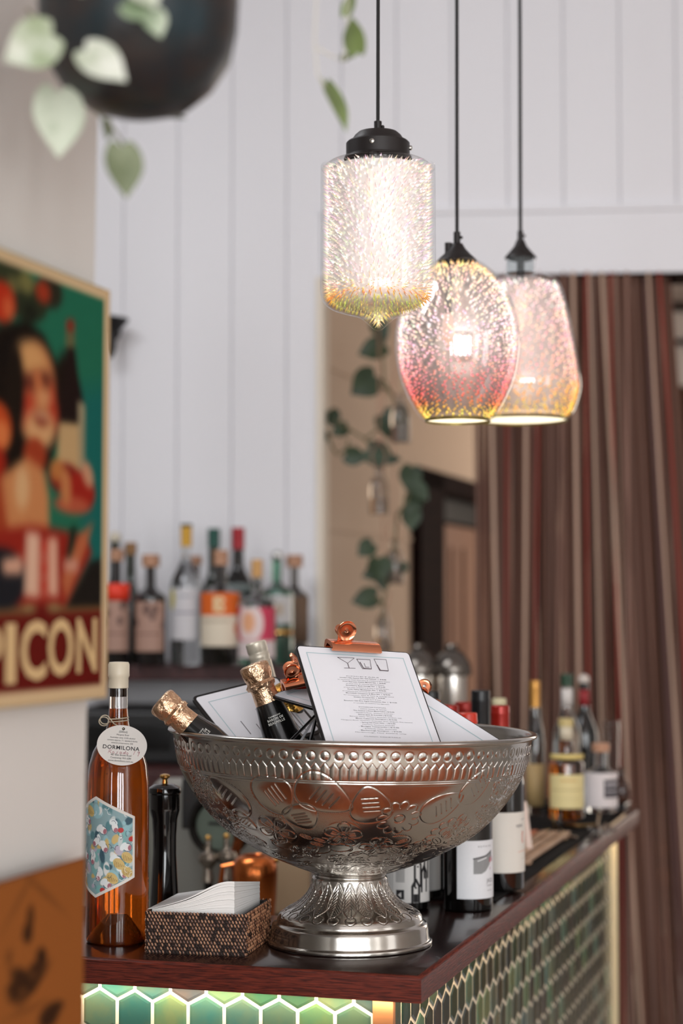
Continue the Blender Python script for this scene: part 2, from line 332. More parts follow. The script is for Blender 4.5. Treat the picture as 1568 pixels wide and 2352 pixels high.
E(150, 1100, 38, 36, (120, 34, 28)); E(185, 1130, 32, 46, (150, 40, 30)); E(200, 1090, 14, 26, (190, 140, 110), 0.4); E(130, 1080, 16, 26, (176, 112, 62)); E(165, 1160, 40, 20, (172, 84, 60)); E(150, 1120, 12, 44, (184, 118, 74), -0.4)
cv.poly(P((-60, 1225), (70, 1205), (130, 1215), (196, 1230), (210, 1270), (180, 1330), (150, 1395), (-60, 1400)), (140, 40, 30), 0.02)
E(0, 1330, 62, 74, (34, 34, 38)); cv.poly(P((150, 1395), (205, 1290), (232, 1280), (240, 1400)), (34, 30, 27)); cv.poly(P((160, 1210), (176, 1206), (168, 1280), (150, 1290)), (30, 44, 34)); cv.poly(P((180, 1230), (212, 1200), (196, 1260), (150, 1380), (140, 1330)), (176, 100, 66), 0.02)
cv.poly(P((60, 1220), (90, 1225), (88, 1372), (55, 1368)), (214, 176, 152), 0.015); cv.poly(P((110, 1235), (130, 1235), (132, 1370), (110, 1366)), (214, 168, 144), 0.015); cv.poly(P((92, 1240), (110, 1240), (110, 1370), (90, 1370)), (184, 90, 74), 0.015)
cv.poly(P((6, 1284), (50, 1278), (50, 1318), (8, 1318)), (206, 160, 136), 0.015); cv.poly(P((146, 1284), (178, 1284), (178, 1312), (146, 1312)), (196, 140, 120), 0.015)
for y in (1255, 1305, 1345): E(101, y, 6, 7, (176, 48, 34))
cv.poly(P((-100, 1405), (256, 1390), (256, 1700), (-100, 1700)), (120, 92, 56), 0.006); cv.poly(P((-100, 1418), (256, 1400), (256, 1700), (-100, 1700)), (98, 28, 24), 0.006)
cv.poly(P((-100, 1612), (256, 1568), (256, 1700), (-100, 1700)), (52, 36, 28), 0.01); E(95, 1402, 18, 14, (98, 28, 24)); E(95, 1595, 14, 26, (98, 28, 24)); E(66, 1395, 14, 8, (140, 124, 84)); E(122, 1393, 14, 8, (140, 124, 84))
cv.blur(8); cv.a = cv.a * np.array([.88, .86, .84])
for r in ((0, 0, 1, 0.030), (0, 0.965, 1, 1), (0.952, 0, 1, 1), (0, 0, 0.04, 1)): cv.rect(*r, (184, 158, 122), 0.012)
poster = thing('tin_poster', 'green framed advertising poster reading PICON on the near white wall', 'poster', BR)
inv = poster.matrix_world.inverted() if False else Matrix.Translation(-Vector(BR))
def loc(p): return Vector(p) - Vector(BR)
flat_sheet('artwork', cv, loc(TL) + pn * .0003, loc(TR) + pn * .0003, loc(BL) + pn * .0003, loc(BR) + pn * .0003, mat('poster_print', (255, 255, 255), 0.9, attr=True, spec=0.0), poster)
mb = MB(); k = -pn * 0.0035
mb.add([loc(TL), loc(TR), loc(BR), loc(BL), loc(TL) + k, loc(TR) + k, loc(BR) + k, loc(BL) + k], [(0, 1, 2, 3), (7, 6, 5, 4), (0, 4, 5, 1), (1, 5, 6, 2), (2, 6, 7, 3), (3, 7, 4, 0)])
mb.build('tin_panel', mat('cream_edge', (200, 176, 140), 0.5), poster, smooth=False)
mb = MB(); yb = 1424
for ch, xa, xb, ya, yb_ in (('P', -46, 6, 1438, 1580), ('I', 12, 36, 1432, 1572), ('C', 47, 106, 1425, 1566), ('O', 110, 168, 1420, 1556), ('N', 176, 222, 1420, 1546)):
    vs, fs, wd = text2d(ch, 0.035); y0 = min(v[1] for v in vs); y1 = max(v[1] for v in vs); a = pp(xa, yb_, .0052); b = pp(xb, yb_, .0052); c = pp(xa, ya, .0052)
    a, b, c = loc(a), loc(b), loc(c); ux = (b - a); ux.z = 0
    mb.add([a + ux * ((x + wd / 2) / wd) + Vector((0, 0, c.z - a.z)) * ((y - y0) / (y1 - y0)) for x, y in vs], fs)
mb.build('lettering', mat('cream_letters', (190, 160, 116), 0.9, spec=0), poster, smooth=False)

TL2 = pp(-120, 2060, ptilt); TR2 = pp(192, 1968, ptilt); l2 = TL2 - TR2; l2.z = 0; hgt = 0.27; TL2 = TR2 + l2; BR2 = TR2 - Vector((0.002, 0, hgt)); BL2 = BR2 + l2
pw2 = l2.length
def p3(px, py): q = hitplane(px, py, TR2, pn); return (1 + (q - TR2).dot(pd) / pw2, (TR2.z - q.z) / hgt)
cv = Canvas(200, 200, (132, 78, 38))
def E2(px, py, rx, ry, c, rot=0.0, soft=0.02):
    a = p3(px, py); b = p3(px + 4, py); cv.ell(a[0], a[1], rx * (b[0] - a[0]) / 4, ry * (p3(px, py + 4)[1] - a[1]) / 4, c, rot, soft)
dk = (54, 34, 22); md = (104, 62, 32)
for a in ((45, 2060, 30, 7, md, -.5), (95, 2050, 34, 7, md, .4), (66, 2110, 9, 30, (76, 46, 26), 0.1), (60, 2145, 11, 22, dk, .1), (92, 2200, 12, 22, dk, .2), (80, 2225, 16, 16, dk, 0), (50, 2250, 28, 22, dk, .3), (30, 2270, 16, 18, dk, 0), (75, 2262, 30, 14, dk, -.3), (35, 2290, 14, 12, dk, 0), (110, 2335, 22, 26, dk, 0), (125, 2316, 16, 14, dk, 0), (60, 2320, 26, 5, md, 0), (18, 2200, 8, 20, md, 0)): E2(*a)
for r in ((0, 0, 1, 0.012), ): cv.rect(*r, (120, 70, 36), 0.01)
brown = flat_sheet('brown_poster', cv, TL2, TR2, BL2, BR2, mat('poster_print', (0, 0, 0)), None); tag(brown, 'brown paper print with black ink smudges at the bottom of the near wall', 'poster')
sol = brown.modifiers.new('thick', 'SOLIDIFY'); sol.thickness = 0.0015; sol.offset = -1

# ------------------------------------------------------------ bar: body, tiles, worktop
TH = math.radians(16.5); K = onz(967, 2243)
BAR = Matrix(((math.sin(TH), -math.cos(TH), 0, K.x), (math.cos(TH), math.sin(TH), 0, K.y), (0, 0, 1, 0), (0, 0, 0, 1)))
def inbar(p): q = BAR.inverted() @ Vector((p[0], p[1], 0)); return q.x, q.y
UL = inbar(onz(1492, 1859))[0]; TT = 0.0275; INS = 0.046
wood_top = mat('jarrah_worktop', (44, 20, 16), 0.2, noise=(5, 0.2, (24, 12, 11), (1, 6, 1)), coat=0.15)
def edge_mat():
    m = bpy.data.materials.new('polished_jarrah_edge'); m.use_nodes = True; nt = m.node_tree; b = nt.nodes['Principled BSDF']
    tc = nt.nodes.new('ShaderNodeTexCoord'); mp = nt.nodes.new('ShaderNodeMapping'); mp.inputs['Scale'].default_value = (5, 5, 90)
    n = nt.nodes.new('ShaderNodeTexNoise'); n.inputs['Scale'].default_value = 9; n.inputs['Detail'].default_value = 6; n.inputs['Distortion'].default_value = 0.6
    r = nt.nodes.new('ShaderNodeValToRGB'); r.color_ramp.elements[0].position = 0.36; r.color_ramp.elements[1].position = 0.62
    r.color_ramp.elements[0].color = (*lin((54, 20, 15)), 1); r.color_ramp.elements[1].color = (*lin((104, 42, 29)), 1)
    nt.links.new(tc.outputs['Object'], mp.inputs[0]); nt.links.new(mp.outputs[0], n.inputs[0]); nt.links.new(n.outputs[0], r.inputs[0]); nt.links.new(r.outputs[0], b.inputs['Base Color'])
    bp = nt.nodes.new('ShaderNodeBump'); bp.inputs['Strength'].default_value = 0.5; bp.inputs['Distance'].default_value = 0.001; nt.links.new(n.outputs[0], bp.inputs['Height']); nt.links.new(bp.outputs[0], b.inputs['Normal'])
    b.inputs['Roughness'].default_value = 0.36; b.inputs['Specular IOR Level'].default_value = 0.22; return m
edgem = edge_mat()
VD = 0.22; UD = 0.325; VL = 1.15
poly = [(0, 0), (UL, 0), (UL, VD), (UD, VD), (UD, VL), (0, VL)]
mb = MB(); n = len(poly)
c = 0.003
def inset(d): return [(d, d), (UL - d, d), (UL - d, VD - d), (UD - d, VD - d), (UD - d, VL - d), (d, VL - d)]
rings = [(inset(0.0), TOP - TT), (inset(0.0), TOP - 0.0045), (inset(0.0012), TOP - .0012), (inset(0.0045), TOP)]
vs = [(x, y, z) for pl, z in rings for x, y in pl]
mb.mi = 1; fs = [(j * n + (i + 1) % n, j * n + i, (j + 1) * n + i, (j + 1) * n + (i + 1) % n) for j in range(3) for i in range(n)]
mb.add(vs, fs, BAR); mb.mi = 0; mb.f.append(tuple(3 * n + i for i in (5, 4, 3, 2, 1, 0))); mb.m.append(0); mb.f.append((0, 1, 2, 3, 4, 5)); mb.m.append(1)
wt = mb.build('worktop', [wood_top, edgem], ang=60); tag(wt, 'glossy dark red timber bar worktop turning the corner', 'worktop')

bar = thing('tiled_bar_counter', 'bar counter clad in green hexagonal tiles below the red timber top', 'bar counter', (K.x, K.y, 0))
BL_ = Matrix.Translation((-K.x, -K.y, 0)) @ BAR; ZT = TOP - TT - 0.0005
mb = MB(); UI = UL - INS
mb.prism([(INS, INS), (UI, INS), (UI, VD - .03), (UD - .03, VD - .03), (UD - .03, VL), (INS, VL)][::-1], 0.0, ZT, BL_)
mb.build('carcass', mat('grout', (226, 212, 188), 0.75, bump=(200, .3)), bar, smooth=False)
def tile_mat():
    m = bpy.data.materials.new('green_glaze'); m.use_nodes = True; nt = m.node_tree; b = nt.nodes['Principled BSDF']
    tc = nt.nodes.new('ShaderNodeTexCoord'); n = nt.nodes.new('ShaderNodeTexNoise'); n.inputs['Scale'].default_value = 26; n.inputs['Detail'].default_value = 3
    a = nt.nodes.new('ShaderNodeVertexColor'); a.layer_name = 'paint'
    r = nt.nodes.new('ShaderNodeValToRGB'); e = r.color_ramp.elements; e[0].position = .36; e[1].position = .66; e[0].color = (*lin((104, 118, 92)), 1); e[1].color = (*lin((72, 112, 100)), 1)
    mx = nt.nodes.new('ShaderNodeMix'); mx.data_type = 'RGBA'; mx.blend_type = 'MULTIPLY'; mx.inputs[0].default_value = 1
    nt.links.new(tc.outputs['Object'], n.inputs[0]); nt.links.new(n.outputs[0], r.inputs[0]); nt.links.new(r.outputs[0], mx.inputs[6]); nt.links.new(a.outputs[0], mx.inputs[7]); nt.links.new(mx.outputs[2], b.inputs['Base Color'])
    bp = nt.nodes.new('ShaderNodeBump'); bp.inputs['Strength'].default_value = .25; bp.inputs['Distance'].default_value = .002; nt.links.new(n.outputs[0], bp.inputs['Height']); nt.links.new(bp.outputs[0], b.inputs['Normal'])
    b.inputs['Roughness'].default_value = 0.14; b.inputs['Specular IOR Level'].default_value = .3; return m
tile = tile_mat()
def hexwall(name, L0, L1, z0, z1, tf):
    """pointy-top hexagon tiles; tf(l, d, z) maps length along, proud distance, height"""
    V = []; Fc = []; Cc = []; wth = 0.0415; g = 0.0021 if name[0] == 'f' else 0.0026; hv = 0.0280 * 0.5; rise = 0.0112; pitchz = 2 * hv + rise
    ztop = z1 + 0.0; row = 0; zc = ztop - (0.0125 if name[0] == 'f' else .004) - hv - rise + pitchz
    while zc > z0 - 0.03:
        x = L0 + (wth / 2 if row % 2 else 0)
        while x < L1 + wth:
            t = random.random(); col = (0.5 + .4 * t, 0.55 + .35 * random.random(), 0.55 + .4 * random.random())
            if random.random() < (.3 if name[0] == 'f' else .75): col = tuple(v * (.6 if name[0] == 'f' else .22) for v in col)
            for q, (gg, dd) in enumerate(((g, 0.0), (g, .0006), (g + .0030, .0013))):
                pts = [(0, hv + rise - gg * 1.05), (-wth / 2 + gg, hv - gg * .5), (-wth / 2 + gg, -hv + gg * .5), (0, -hv - rise + gg * 1.05), (wth / 2 - gg, -hv + gg * .5), (wth / 2 - gg, hv - gg * .5)]
                for a, b in pts:
                    lx = min(max(x + a, L0), L1); lz = min(zc + b, z1)
                    V.append(tf(lx, dd, lz)); Cc.append(col)
            b0 = len(V) - 18
            Fc += [(b0 + j * 6 + i, b0 + j * 6 + (i + 1) % 6, b0 + (j + 1) * 6 + (i + 1) % 6, b0 + (j + 1) * 6 + i) for j in range(2) for i in range(6)] + [tuple(b0 + 12 + i for i in range(6))]
            x += wth
        zc -= pitchz; row += 1
    me = bpy.data.meshes.new(name); me.from_pydata(V, [], Fc); me.update()
    at = me.color_attributes.new('paint', 'FLOAT_COLOR', 'POINT'); at.data.foreach_set('color', np.concatenate([np.array(Cc), np.ones((len(Cc), 1))], 1).astype(np.float32).ravel())
    me.materials.append(tile); o = bpy.data.objects.new(name, me); COL.objects.link(o); o.parent = bar; return o
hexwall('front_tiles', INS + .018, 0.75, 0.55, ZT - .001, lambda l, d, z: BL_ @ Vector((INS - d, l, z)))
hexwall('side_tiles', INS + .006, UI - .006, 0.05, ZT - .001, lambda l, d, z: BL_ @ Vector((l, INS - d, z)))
mb = MB(); mb.box((INS - .008, INS - .006, 0), (INS + .002, INS + .016, ZT), BL_); mb.build('corner_trim', mat('honey_timber', (150, 100, 60), .5, noise=(8, .2, (124, 78, 44), (1, 1, 10))), bar, smooth=False)
mb = MB(); mb.box((UI - .006, INS - .012, 0), (UI + .006, INS + .01, ZT), BL_); mb.build('end_trim', mat('pale_metal_trim', (226, 208, 170), .35, .3), bar, smooth=False)
ledm = mat('led_strip', (255, 240, 210), .5, emit=(255, 226, 178), es=14)
mb = MB(); mb.box((INS - .016, INS - .02, ZT - .004), (INS - .011, VL - .1, ZT - .0005), BL_); mb.build('front_led_strip', ledm, bar, smooth=False)
mb = MB(); mb.box((INS + .02, INS - .016, ZT - .004), (UI - .01, INS - .011, ZT - .0005), BL_); mb.build('side_led_strip', mat('led_strip_dim', (255, 230, 190), .5, emit=(255, 206, 140), es=4), bar, smooth=False)
def strip_light(name, u, v, lu, lv, pw_, colr):
    p = BAR @ Vector((u, v, ZT - .006)); l = bpy.data.lights.new(name, 'AREA'); l.shape = 'RECTANGLE'; l.size = lu; l.size_y = lv; l.energy = pw_; l.color = colr
    o = bpy.data.objects.new(name, l); o.location = p; o.rotation_euler = (0, 0, math.atan2(math.cos(TH), math.sin(TH))); COL.objects.link(o)
strip_light('front_led_light', INS - .014, .55, .006, 1.05, 1.15, (1, .88, .68))
strip_light('side_led_light', UL / 2, INS - .014, UL - .12, .006, 0.9, (1, .76, .46))
# ------------------------------------------------------------ silver footed bowl with chased flowers
BC = onz(803, 2166); PXM = F / BC.y
silver = mat('aged_silver', (196, 192, 186), 0.17, 1.0, noise=(9, .35, (172, 166, 158)), bump=(60, .05))
def smooth_prof(pts, n):
    """Catmull-Rom through (r, z), resampled evenly by length"""
    P_ = np.array(pts, float); P_ = np.vstack([2 * P_[0] - P_[1], P_, 2 * P_[-1] - P_[-2]]); out = []
    for i in range(1, len(P_) - 2):
        for t in np.linspace(0, 1, 24, endpoint=False):
            a, b, c, d = P_[i - 1:i + 3]; out.append(0.5 * ((2 * b) + (-a + c) * t + (2 * a - 5 * b + 4 * c - d) * t * t + (-a + 3 * b - 3 * c + d) * t ** 3))
    out.append(P_[-2]); out = np.array(out); s = np.r_[0, np.cumsum(np.hypot(*np.diff(out, axis=0).T))]; q = np.linspace(0, s[-1], n)
    return np.stack([np.interp(q, s, out[:, 0]), np.interp(q, s, out[:, 1])], 1), q
outer = [(.0405, .0755), (.043, .0790), (.0655, .0872), (.1035, .1035), (.1445, .1290), (.1765, .1640), (.1945, .1970), (.2010, .2270), (.2025, .2330)]
NR = 470; pr, sq = smooth_prof(outer, NR)
th_f = np.radians(np.linspace(-104, 104, 1750)); th_b = np.radians(np.linspace(104, 256, 260))[1:-1]; TH_ = np.r_[th_f, th_b]; NF = len(th_f)
H = np.zeros((NR, len(TH_)))
r_ = pr[:, 0]; z_ = pr[:, 1]; Rr = r_[:, None]
def s_at(z): return np.interp(z, z_, sq)
Sg = sq[:, None] * np.ones_like(H); Tg = TH_[None, :] * np.ones_like(H)
def per(n): a = 2 * PI / n; return ((Tg + a / 2) % a - a / 2)
# dimples
sd0 = s_at(.2236); dx = per(86) * Rr; dd = np.hypot(dx, Sg - sd0); rr_ = 0.0046; H += np.where(dd < rr_ * 1.7, 0.00055 * np.cos(np.clip(dd / rr_, 0, 1) * PI / 2) ** 2 - 0.0004 * np.exp(-((dd - rr_) / .0007) ** 2), 0)
# pointed arches
ab = s_at(.1985); at_ = s_at(.2165); nA = 128; wA = 2 * PI / nA * Rr; dx = per(nA) * Rr; e = np.abs(dx) / (wA / 2)
yt = at_ - (at_ - ab) * .32 * e; ins = (Sg > ab) & (Sg < yt); side = np.exp(-(((1 - e) * wA / 2) / .0006) ** 2)
H -= np.where(ins, .00055 * side, 0); H -= .0006 * np.exp(-((Sg - yt) / .00055) ** 2) * (Sg > ab); H += np.where(ins, .0004 * np.cos(e * PI / 2), 0)
for zz in (.1978, .1958): H -= .0006 * np.exp(-((Sg - s_at(zz)) / .0006) ** 2)
for zz in (.0795, .0805): H -= .0005 * np.exp(-((Sg - s_at(zz)) / .0007) ** 2)
G = np.zeros_like(H); Bk = np.ones_like(H)                          # engraved strokes, mask of ground left bare for hatching
dth = th_f[1] - th_f[0]; dsr = sq[1] - sq[0]
def window(t0, s0, ext):
    i0 = max(int((s0 - ext) / dsr), 3); i1 = min(int((s0 + ext) / dsr) + 1, NR); rl = max(np.interp(s0, sq, r_), .03)
    j0 = max(int((t0 - ext / rl * 1.15 - th_f[0]) / dth), 0); j1 = min(int((t0 + ext / rl * 1.15 - th_f[0]) / dth) + 1, NF)
    return i0, i1, j0, j1
def strokes(t0, s0, lines, ext, wdt=.00062, dep=.00085):
    i0, i1, j0, j1 = window(t0, s0, ext)
    if i1 <= i0 or j1 <= j0: return
    X = (TH_[j0:j1][None, :] - t0) * r_[i0:i1][:, None]; Y = (sq[i0:i1][:, None] - s0) * np.ones_like(X); d = np.full(X.shape, 9.0)
    for L in lines:
        for (x0, y0), (x1, y1) in zip(L[:-1], L[1:]):
            ex, ey = x1 - x0, y1 - y0; t = np.clip(((X - x0) * ex + (Y - y0) * ey) / (ex * ex + ey * ey + 1e-12), 0, 1); d = np.minimum(d, (X - x0 - t * ex) ** 2 + (Y - y0 - t * ey) ** 2)
    G[i0:i1, j0:j1] = np.maximum(G[i0:i1, j0:j1], dep * np.exp(-d / wdt ** 2))
def blob(t0, s0, fn, ext, puff=.0009):
    """fn(x, y) -> signed distance; puffs the inside and clears the hatching"""
    i0, i1, j0, j1 = window(t0, s0, ext)
    if i1 <= i0 or j1 <= j0: return
    X = (TH_[j0:j1][None, :] - t0) * r_[i0:i1][:, None]; Y = (sq[i0:i1][:, None] - s0) * np.ones_like(X); d = fn(X, Y)
    H[i0:i1, j0:j1] += .5 * puff * np.clip(-d / .006, 0, 1) ** .7 * (d < 0); Bk[i0:i1, j0:j1] *= np.clip(d / .001, 0, 1)
    G[i0:i1, j0:j1] = np.maximum(G[i0:i1, j0:j1], .0009 * np.exp(-(d / .00065) ** 2))
def daisy(t0, s0, R0, n, a0=0.0, centre=.2):
    def fn(x, y):
        rho = np.hypot(x, y); ph = np.arctan2(y, x) + a0; return rho - R0 * (.80 + .20 * np.abs(np.cos(ph * n / 2)))
    blob(t0, s0, fn, R0 * 1.15, .0008)
    L = [[(R0 * centre * math.cos(a), R0 * centre * math.sin(a)) for a in np.linspace(0, 2 * PI, 17)]]
    for k in range(n):
        a = 2 * PI * (k + .5) / n * 1.0 - a0; L.append([(R0 * .62 * math.cos(a), R0 * .62 * math.sin(a)), (R0 * .80 * math.cos(a), R0 * .80 * math.sin(a))])
    strokes(t0, s0, L, R0 * 1.1)
def petals(t0, s0, R0, n, a0=0.0, wd=.30):
    L = []
    for k in range(n):
        a = 2 * PI * k / n + a0; ca, sa = math.cos(a), math.sin(a); pt = []
        for t in np.linspace(0, 2 * PI, 19):
            u = R0 * (.58 + .42 * math.cos(t)); v = R0 * wd * math.sin(t) * (1 + .25 * math.cos(t)); pt.append((u * ca - v * sa, u * sa + v * ca))
        L.append(pt)
        for q in (-.1, .0, .1): L.append([(R0 * .3 * ca - q * R0 * sa * .6, R0 * .3 * sa + q * R0 * ca * .6), (R0 * .62 * ca - q * R0 * sa, R0 * .62 * sa + q * R0 * ca)])
    L.append([(R0 * .15 * math.cos(a), R0 * .15 * math.sin(a)) for a in np.linspace(0, 2 * PI, 13)])
    def fn(x, y): return np.hypot(x, y) - R0 * .85
    i0, i1, j0, j1 = window(t0, s0, R0); X = (TH_[j0:j1][None, :] - t0) * r_[i0:i1][:, None]; Y = (sq[i0:i1][:, None] - s0) * np.ones_like(X)
    if X.size: Bk[i0:i1, j0:j1] *= np.clip((np.hypot(X, Y) - R0) / .002, 0, 1)
    strokes(t0, s0, L, R0 * 1.15)
def leaf(t0, s0, Lh, Wh, a, veins=4):
    ca, sa = math.cos(a), math.sin(a)
    def fn(x, y):
        u = x * ca + y * sa; v = -x * sa + y * ca; return (np.sqrt((u / Lh) ** 2 + (np.abs(v) / (Wh * np.clip(1 - .35 * u / Lh, .3, 2))) ** 2) - 1) * Wh
    blob(t0, s0, fn, Lh * 1.15, .0007); V = []
    for k in range(veins):
        u = Lh * (-.35 + .7 * k / max(veins - 1, 1)); v0, v1 = -.45 * Wh, .35 * Wh; V.append([(u * ca - v0 * sa, u * sa + v0 * ca), ((u + .1 * Lh) * ca - v1 * sa, (u + .1 * Lh) * sa + v1 * ca)])
    strokes(t0, s0, V, Lh)
def bp_(px, py):                                                    # picture pixel -> place on the bowl's front face
    z = .374 - (py - 1400) / F * (BC.y - .17)
    for _ in range(12):
        r = np.interp(z, z_, r_); x = (px - CX) / F; y = BC.y - r
        for _ in range(4): dxv = x * y - BC.x; y = BC.y - math.sqrt(max(r * r - dxv * dxv, 1e-6))
        z = .5 * z + .5 * (ray(px, py).z / ray(px, py).y * y + ZC - TOP)
        z = min(max(z, .08), .232)
    dxv = x * y - BC.x; return math.atan2(dxv, BC.y - y), float(np.interp(z, z_, sq))
for px, py, L_, W_, a in ((520, 1835, .030, .020, 2.4), (625, 1828, .024, .024, .6), (738, 1830, .032, .022, -.5), (690, 1880, .018, .019, -1.2), (845, 1850, .024, .021, 1.8), (1010, 1850, .026, .018, .6), (1090, 1800, .026, .016, .9), (440, 1790, .022, .014, 2.2), (560, 1890, .016, .012, -.8), (1150, 1790, .02, .012, 1.2)): leaf(*bp_(px, py), L_, W_, a)
for px, py, R0, n in ((912, 1878, .0235, 11), (1020, 1912, .026, 12), (520, 1895, .022, 11)): daisy(*bp_(px, py), R0, n, .3, .24)
for px, py, R0, n, a0 in ((785, 1920, .0205, 5, .2), (632, 1910, .022, 5, .9), (1040, 1895, .02, 6, .4), (860, 1945, .018, 5, .5), (470, 1860, .02, 6, .3), (1120, 1860, .018, 6, 0), (700, 1960, .016, 5, .8), (950, 1950, .02, 7, .1), (560, 1950, .018, 6, 0), (780, 1975, .014, 6, .3), (880, 1982, .013, 5, .3)): petals(*bp_(px, py), R0, n, a0)
rnd = random.Random(3)
for k in range(150):                                                # curls, stems and loose petals filling the lower half
    t0 = math.radians(rnd.uniform(-100, 100)); s0 = rnd.uniform(s_at(.082), s_at(.135)); a = rnd.uniform(0, 2 * PI); R0 = rnd.uniform(.005, .011)
    if rnd.random() < .55: pt = [(R0 * (math.cos(a + t) * (1 + .2 * t)), R0 * .8 * math.sin(a + t) * (1 + .2 * t)) for t in np.linspace(0, rnd.uniform(2, 4.4), 12)]; strokes(t0, s0, [pt], R0 * 2.2, .0006, .0008)
    else:
        pt = [(R0 * math.cos(t) * math.cos(a) - R0 * .38 * math.sin(t) * math.sin(a), R0 * math.cos(t) * math.sin(a) + R0 * .38 * math.sin(t) * math.cos(a)) for t in np.linspace(0, 2 * PI, 15)]; strokes(t0, s0, [pt, [(-.5 * R0 * math.cos(a), -.5 * R0 * math.sin(a)), (.5 * R0 * math.cos(a), .5 * R0 * math.sin(a))]], R0 * 1.5, .0006, .0008)
for k in range(46):
    sgn = 1 if k % 2 else -1; t0 = math.radians(rnd.uniform(48, 98) * sgn); s0 = rnd.uniform(s_at(.12), s_at(.19))
    (petals if rnd.random() < .4 else leaf)(t0, s0, *((rnd.uniform(.010, .018), rnd.choice((5, 6, 8)), rnd.uniform(0, 1)) if False else ((.014, 6, rnd.uniform(0, 1)) if rnd.random() < .5 else (.016, 5, .4)))) if False else petals(t0, s0, rnd.uniform(.010, .019), rnd.choice((5, 6, 8)), rnd.uniform(0, 1))
hz = (Sg < s_at(.193)) & (Sg > s_at(.10)); hatch = np.sin((Tg * Rr + Sg) * 2 * PI / .0022) * .00007
H += np.where(hz, Bk * (hatch - .0003), 0)
H -= .8 * G
ddr = np.gradient(r_); ddz = np.gradient(z_); ln = np.hypot(ddr, ddz); nr = ddz / ln; nz = -ddr / ln
Rg = Rr + H * nr[:, None]; Zg = z_[:, None] + H * nz[:, None]
def ring_rows(prof): return np.array([[r] * len(TH_) for r, z in prof]), np.array([[z] * len(TH_) for r, z in prof])
rim = [(.2035, .2335), (.2062, .2342), (.2078, .2362), (.2070, .2385), (.2045, .2396), (.2018, .2388), (.2004, .2366)]
inn = [(.1995, .230), (.1985, .222), (.1915, .196), (.1735, .1650), (.1420, .1315), (.1020, .107), (.064, .0915), (.030, .085), (.0005, .084)]
ra, za = ring_rows(rim + inn); Rall = np.vstack([Rg, ra]); Zall = np.vstack([Zg, za])
Xb = np.stack([Rall * np.sin(TH_)[None, :], -Rall * np.cos(TH_)[None, :], Zall], -1)
bowl = thing('footed_bowl', 'large silver footed bowl with engraved flowers holding bottles and menus', 'bowl', BC)
ob = grid_mesh('bowl', Xb, silver, bowl, closed_u=True)
# tilt of the bowl on its foot
ob.matrix_local = Matrix.Translation((0, 0, .0765)) @ Matrix.Rotation(math.radians(1.1), 4, 'Y') @ Matrix.Translation((0, 0, -.0765))
fo = [(.0405, .0765), (.0425, .0735), (.0432, .068), (.0455, .061), (.0505, .0535), (.060, .0450), (.072, .0385), (.0790, .0340), (.0815, .0292), (.0822, .0262), (.0836, .0250), (.0866, .0230), (.0880, .0190), (.0890, .0090), (.0898, .0062), (.0920, .0052), (.0926, .0030), (.0918, .0004), (.088, .0)]
NR2 = 230; pr2, sq2 = smooth_prof(fo, NR2); th2 = np.linspace(0, 2 * PI, 1100, endpoint=False) - PI; r2 = pr2[:, 0]; z2 = pr2[:, 1]
H2 = np.zeros((NR2, 1100)); n8 = 11; a8 = 2 * PI / n8; T2 = th2[None, :] * np.ones_like(H2); S2 = sq2[:, None] * np.ones_like(H2)
loc8 = (T2 + a8 / 2) % a8 - a8 / 2; band = (z2[:, None] > .038) & (z2[:, None] < .073)
sA = np.interp(-.073, -z2, sq2); sB = np.interp(-.038, -z2, sq2); tt = np.clip((S2 - sA) / (sB - sA), 0, 1)
for off, wd_ in ((0, .34), (.5, .34), (-.5, .34)):
    hw = a8 * wd_ * np.sin(np.clip(tt * 1.0, 0, 1) * PI) ** .8 * (1 - .25 * tt); dloc = loc8 - off * a8; d = (np.abs(dloc) - hw) * r2[:, None]
    if off == 0 or True:
        H2 -= np.where(band, .0007 * np.exp(-(d / .0006) ** 2), 0); H2 += np.where(band & (d < 0), .0005, 0) * (off == 0)
        H2 -= np.where(band & (np.abs(dloc) < a8 * .04), .0004, 0)
        H2 -= np.where(band & (d < -.001), .0003 * (np.sin((S2 - np.abs(dloc) * r2[:, None] * 1.4) * 2 * PI / .004) > .75), 0)
for k in range(26):
    a = 2 * PI * k / 26; s0 = np.interp(-.0365, -z2, sq2); d = np.hypot(((T2 - a + PI) % (2 * PI) - PI) * r2[:, None], S2 - s0) - .006; H2 -= .0006 * np.exp(-(d / .0006) ** 2)
dr = np.gradient(r2); dz = np.gradient(z2); l2_ = np.hypot(dr, dz); H2 = H2
R2 = r2[:, None] - H2 * (dz / l2_)[:, None]; Z2 = z2[:, None] + H2 * (dr / l2_)[:, None]
grid_mesh('foot', np.stack([R2 * np.sin(th2)[None, :], -R2 * np.cos(th2)[None, :], Z2], -1), silver, bowl, closed_u=True)
mb = MB(); mb.lathe([(.088, 0.0), (.088, .0006)], 64); mb.build('foot_underside', silver, bowl)

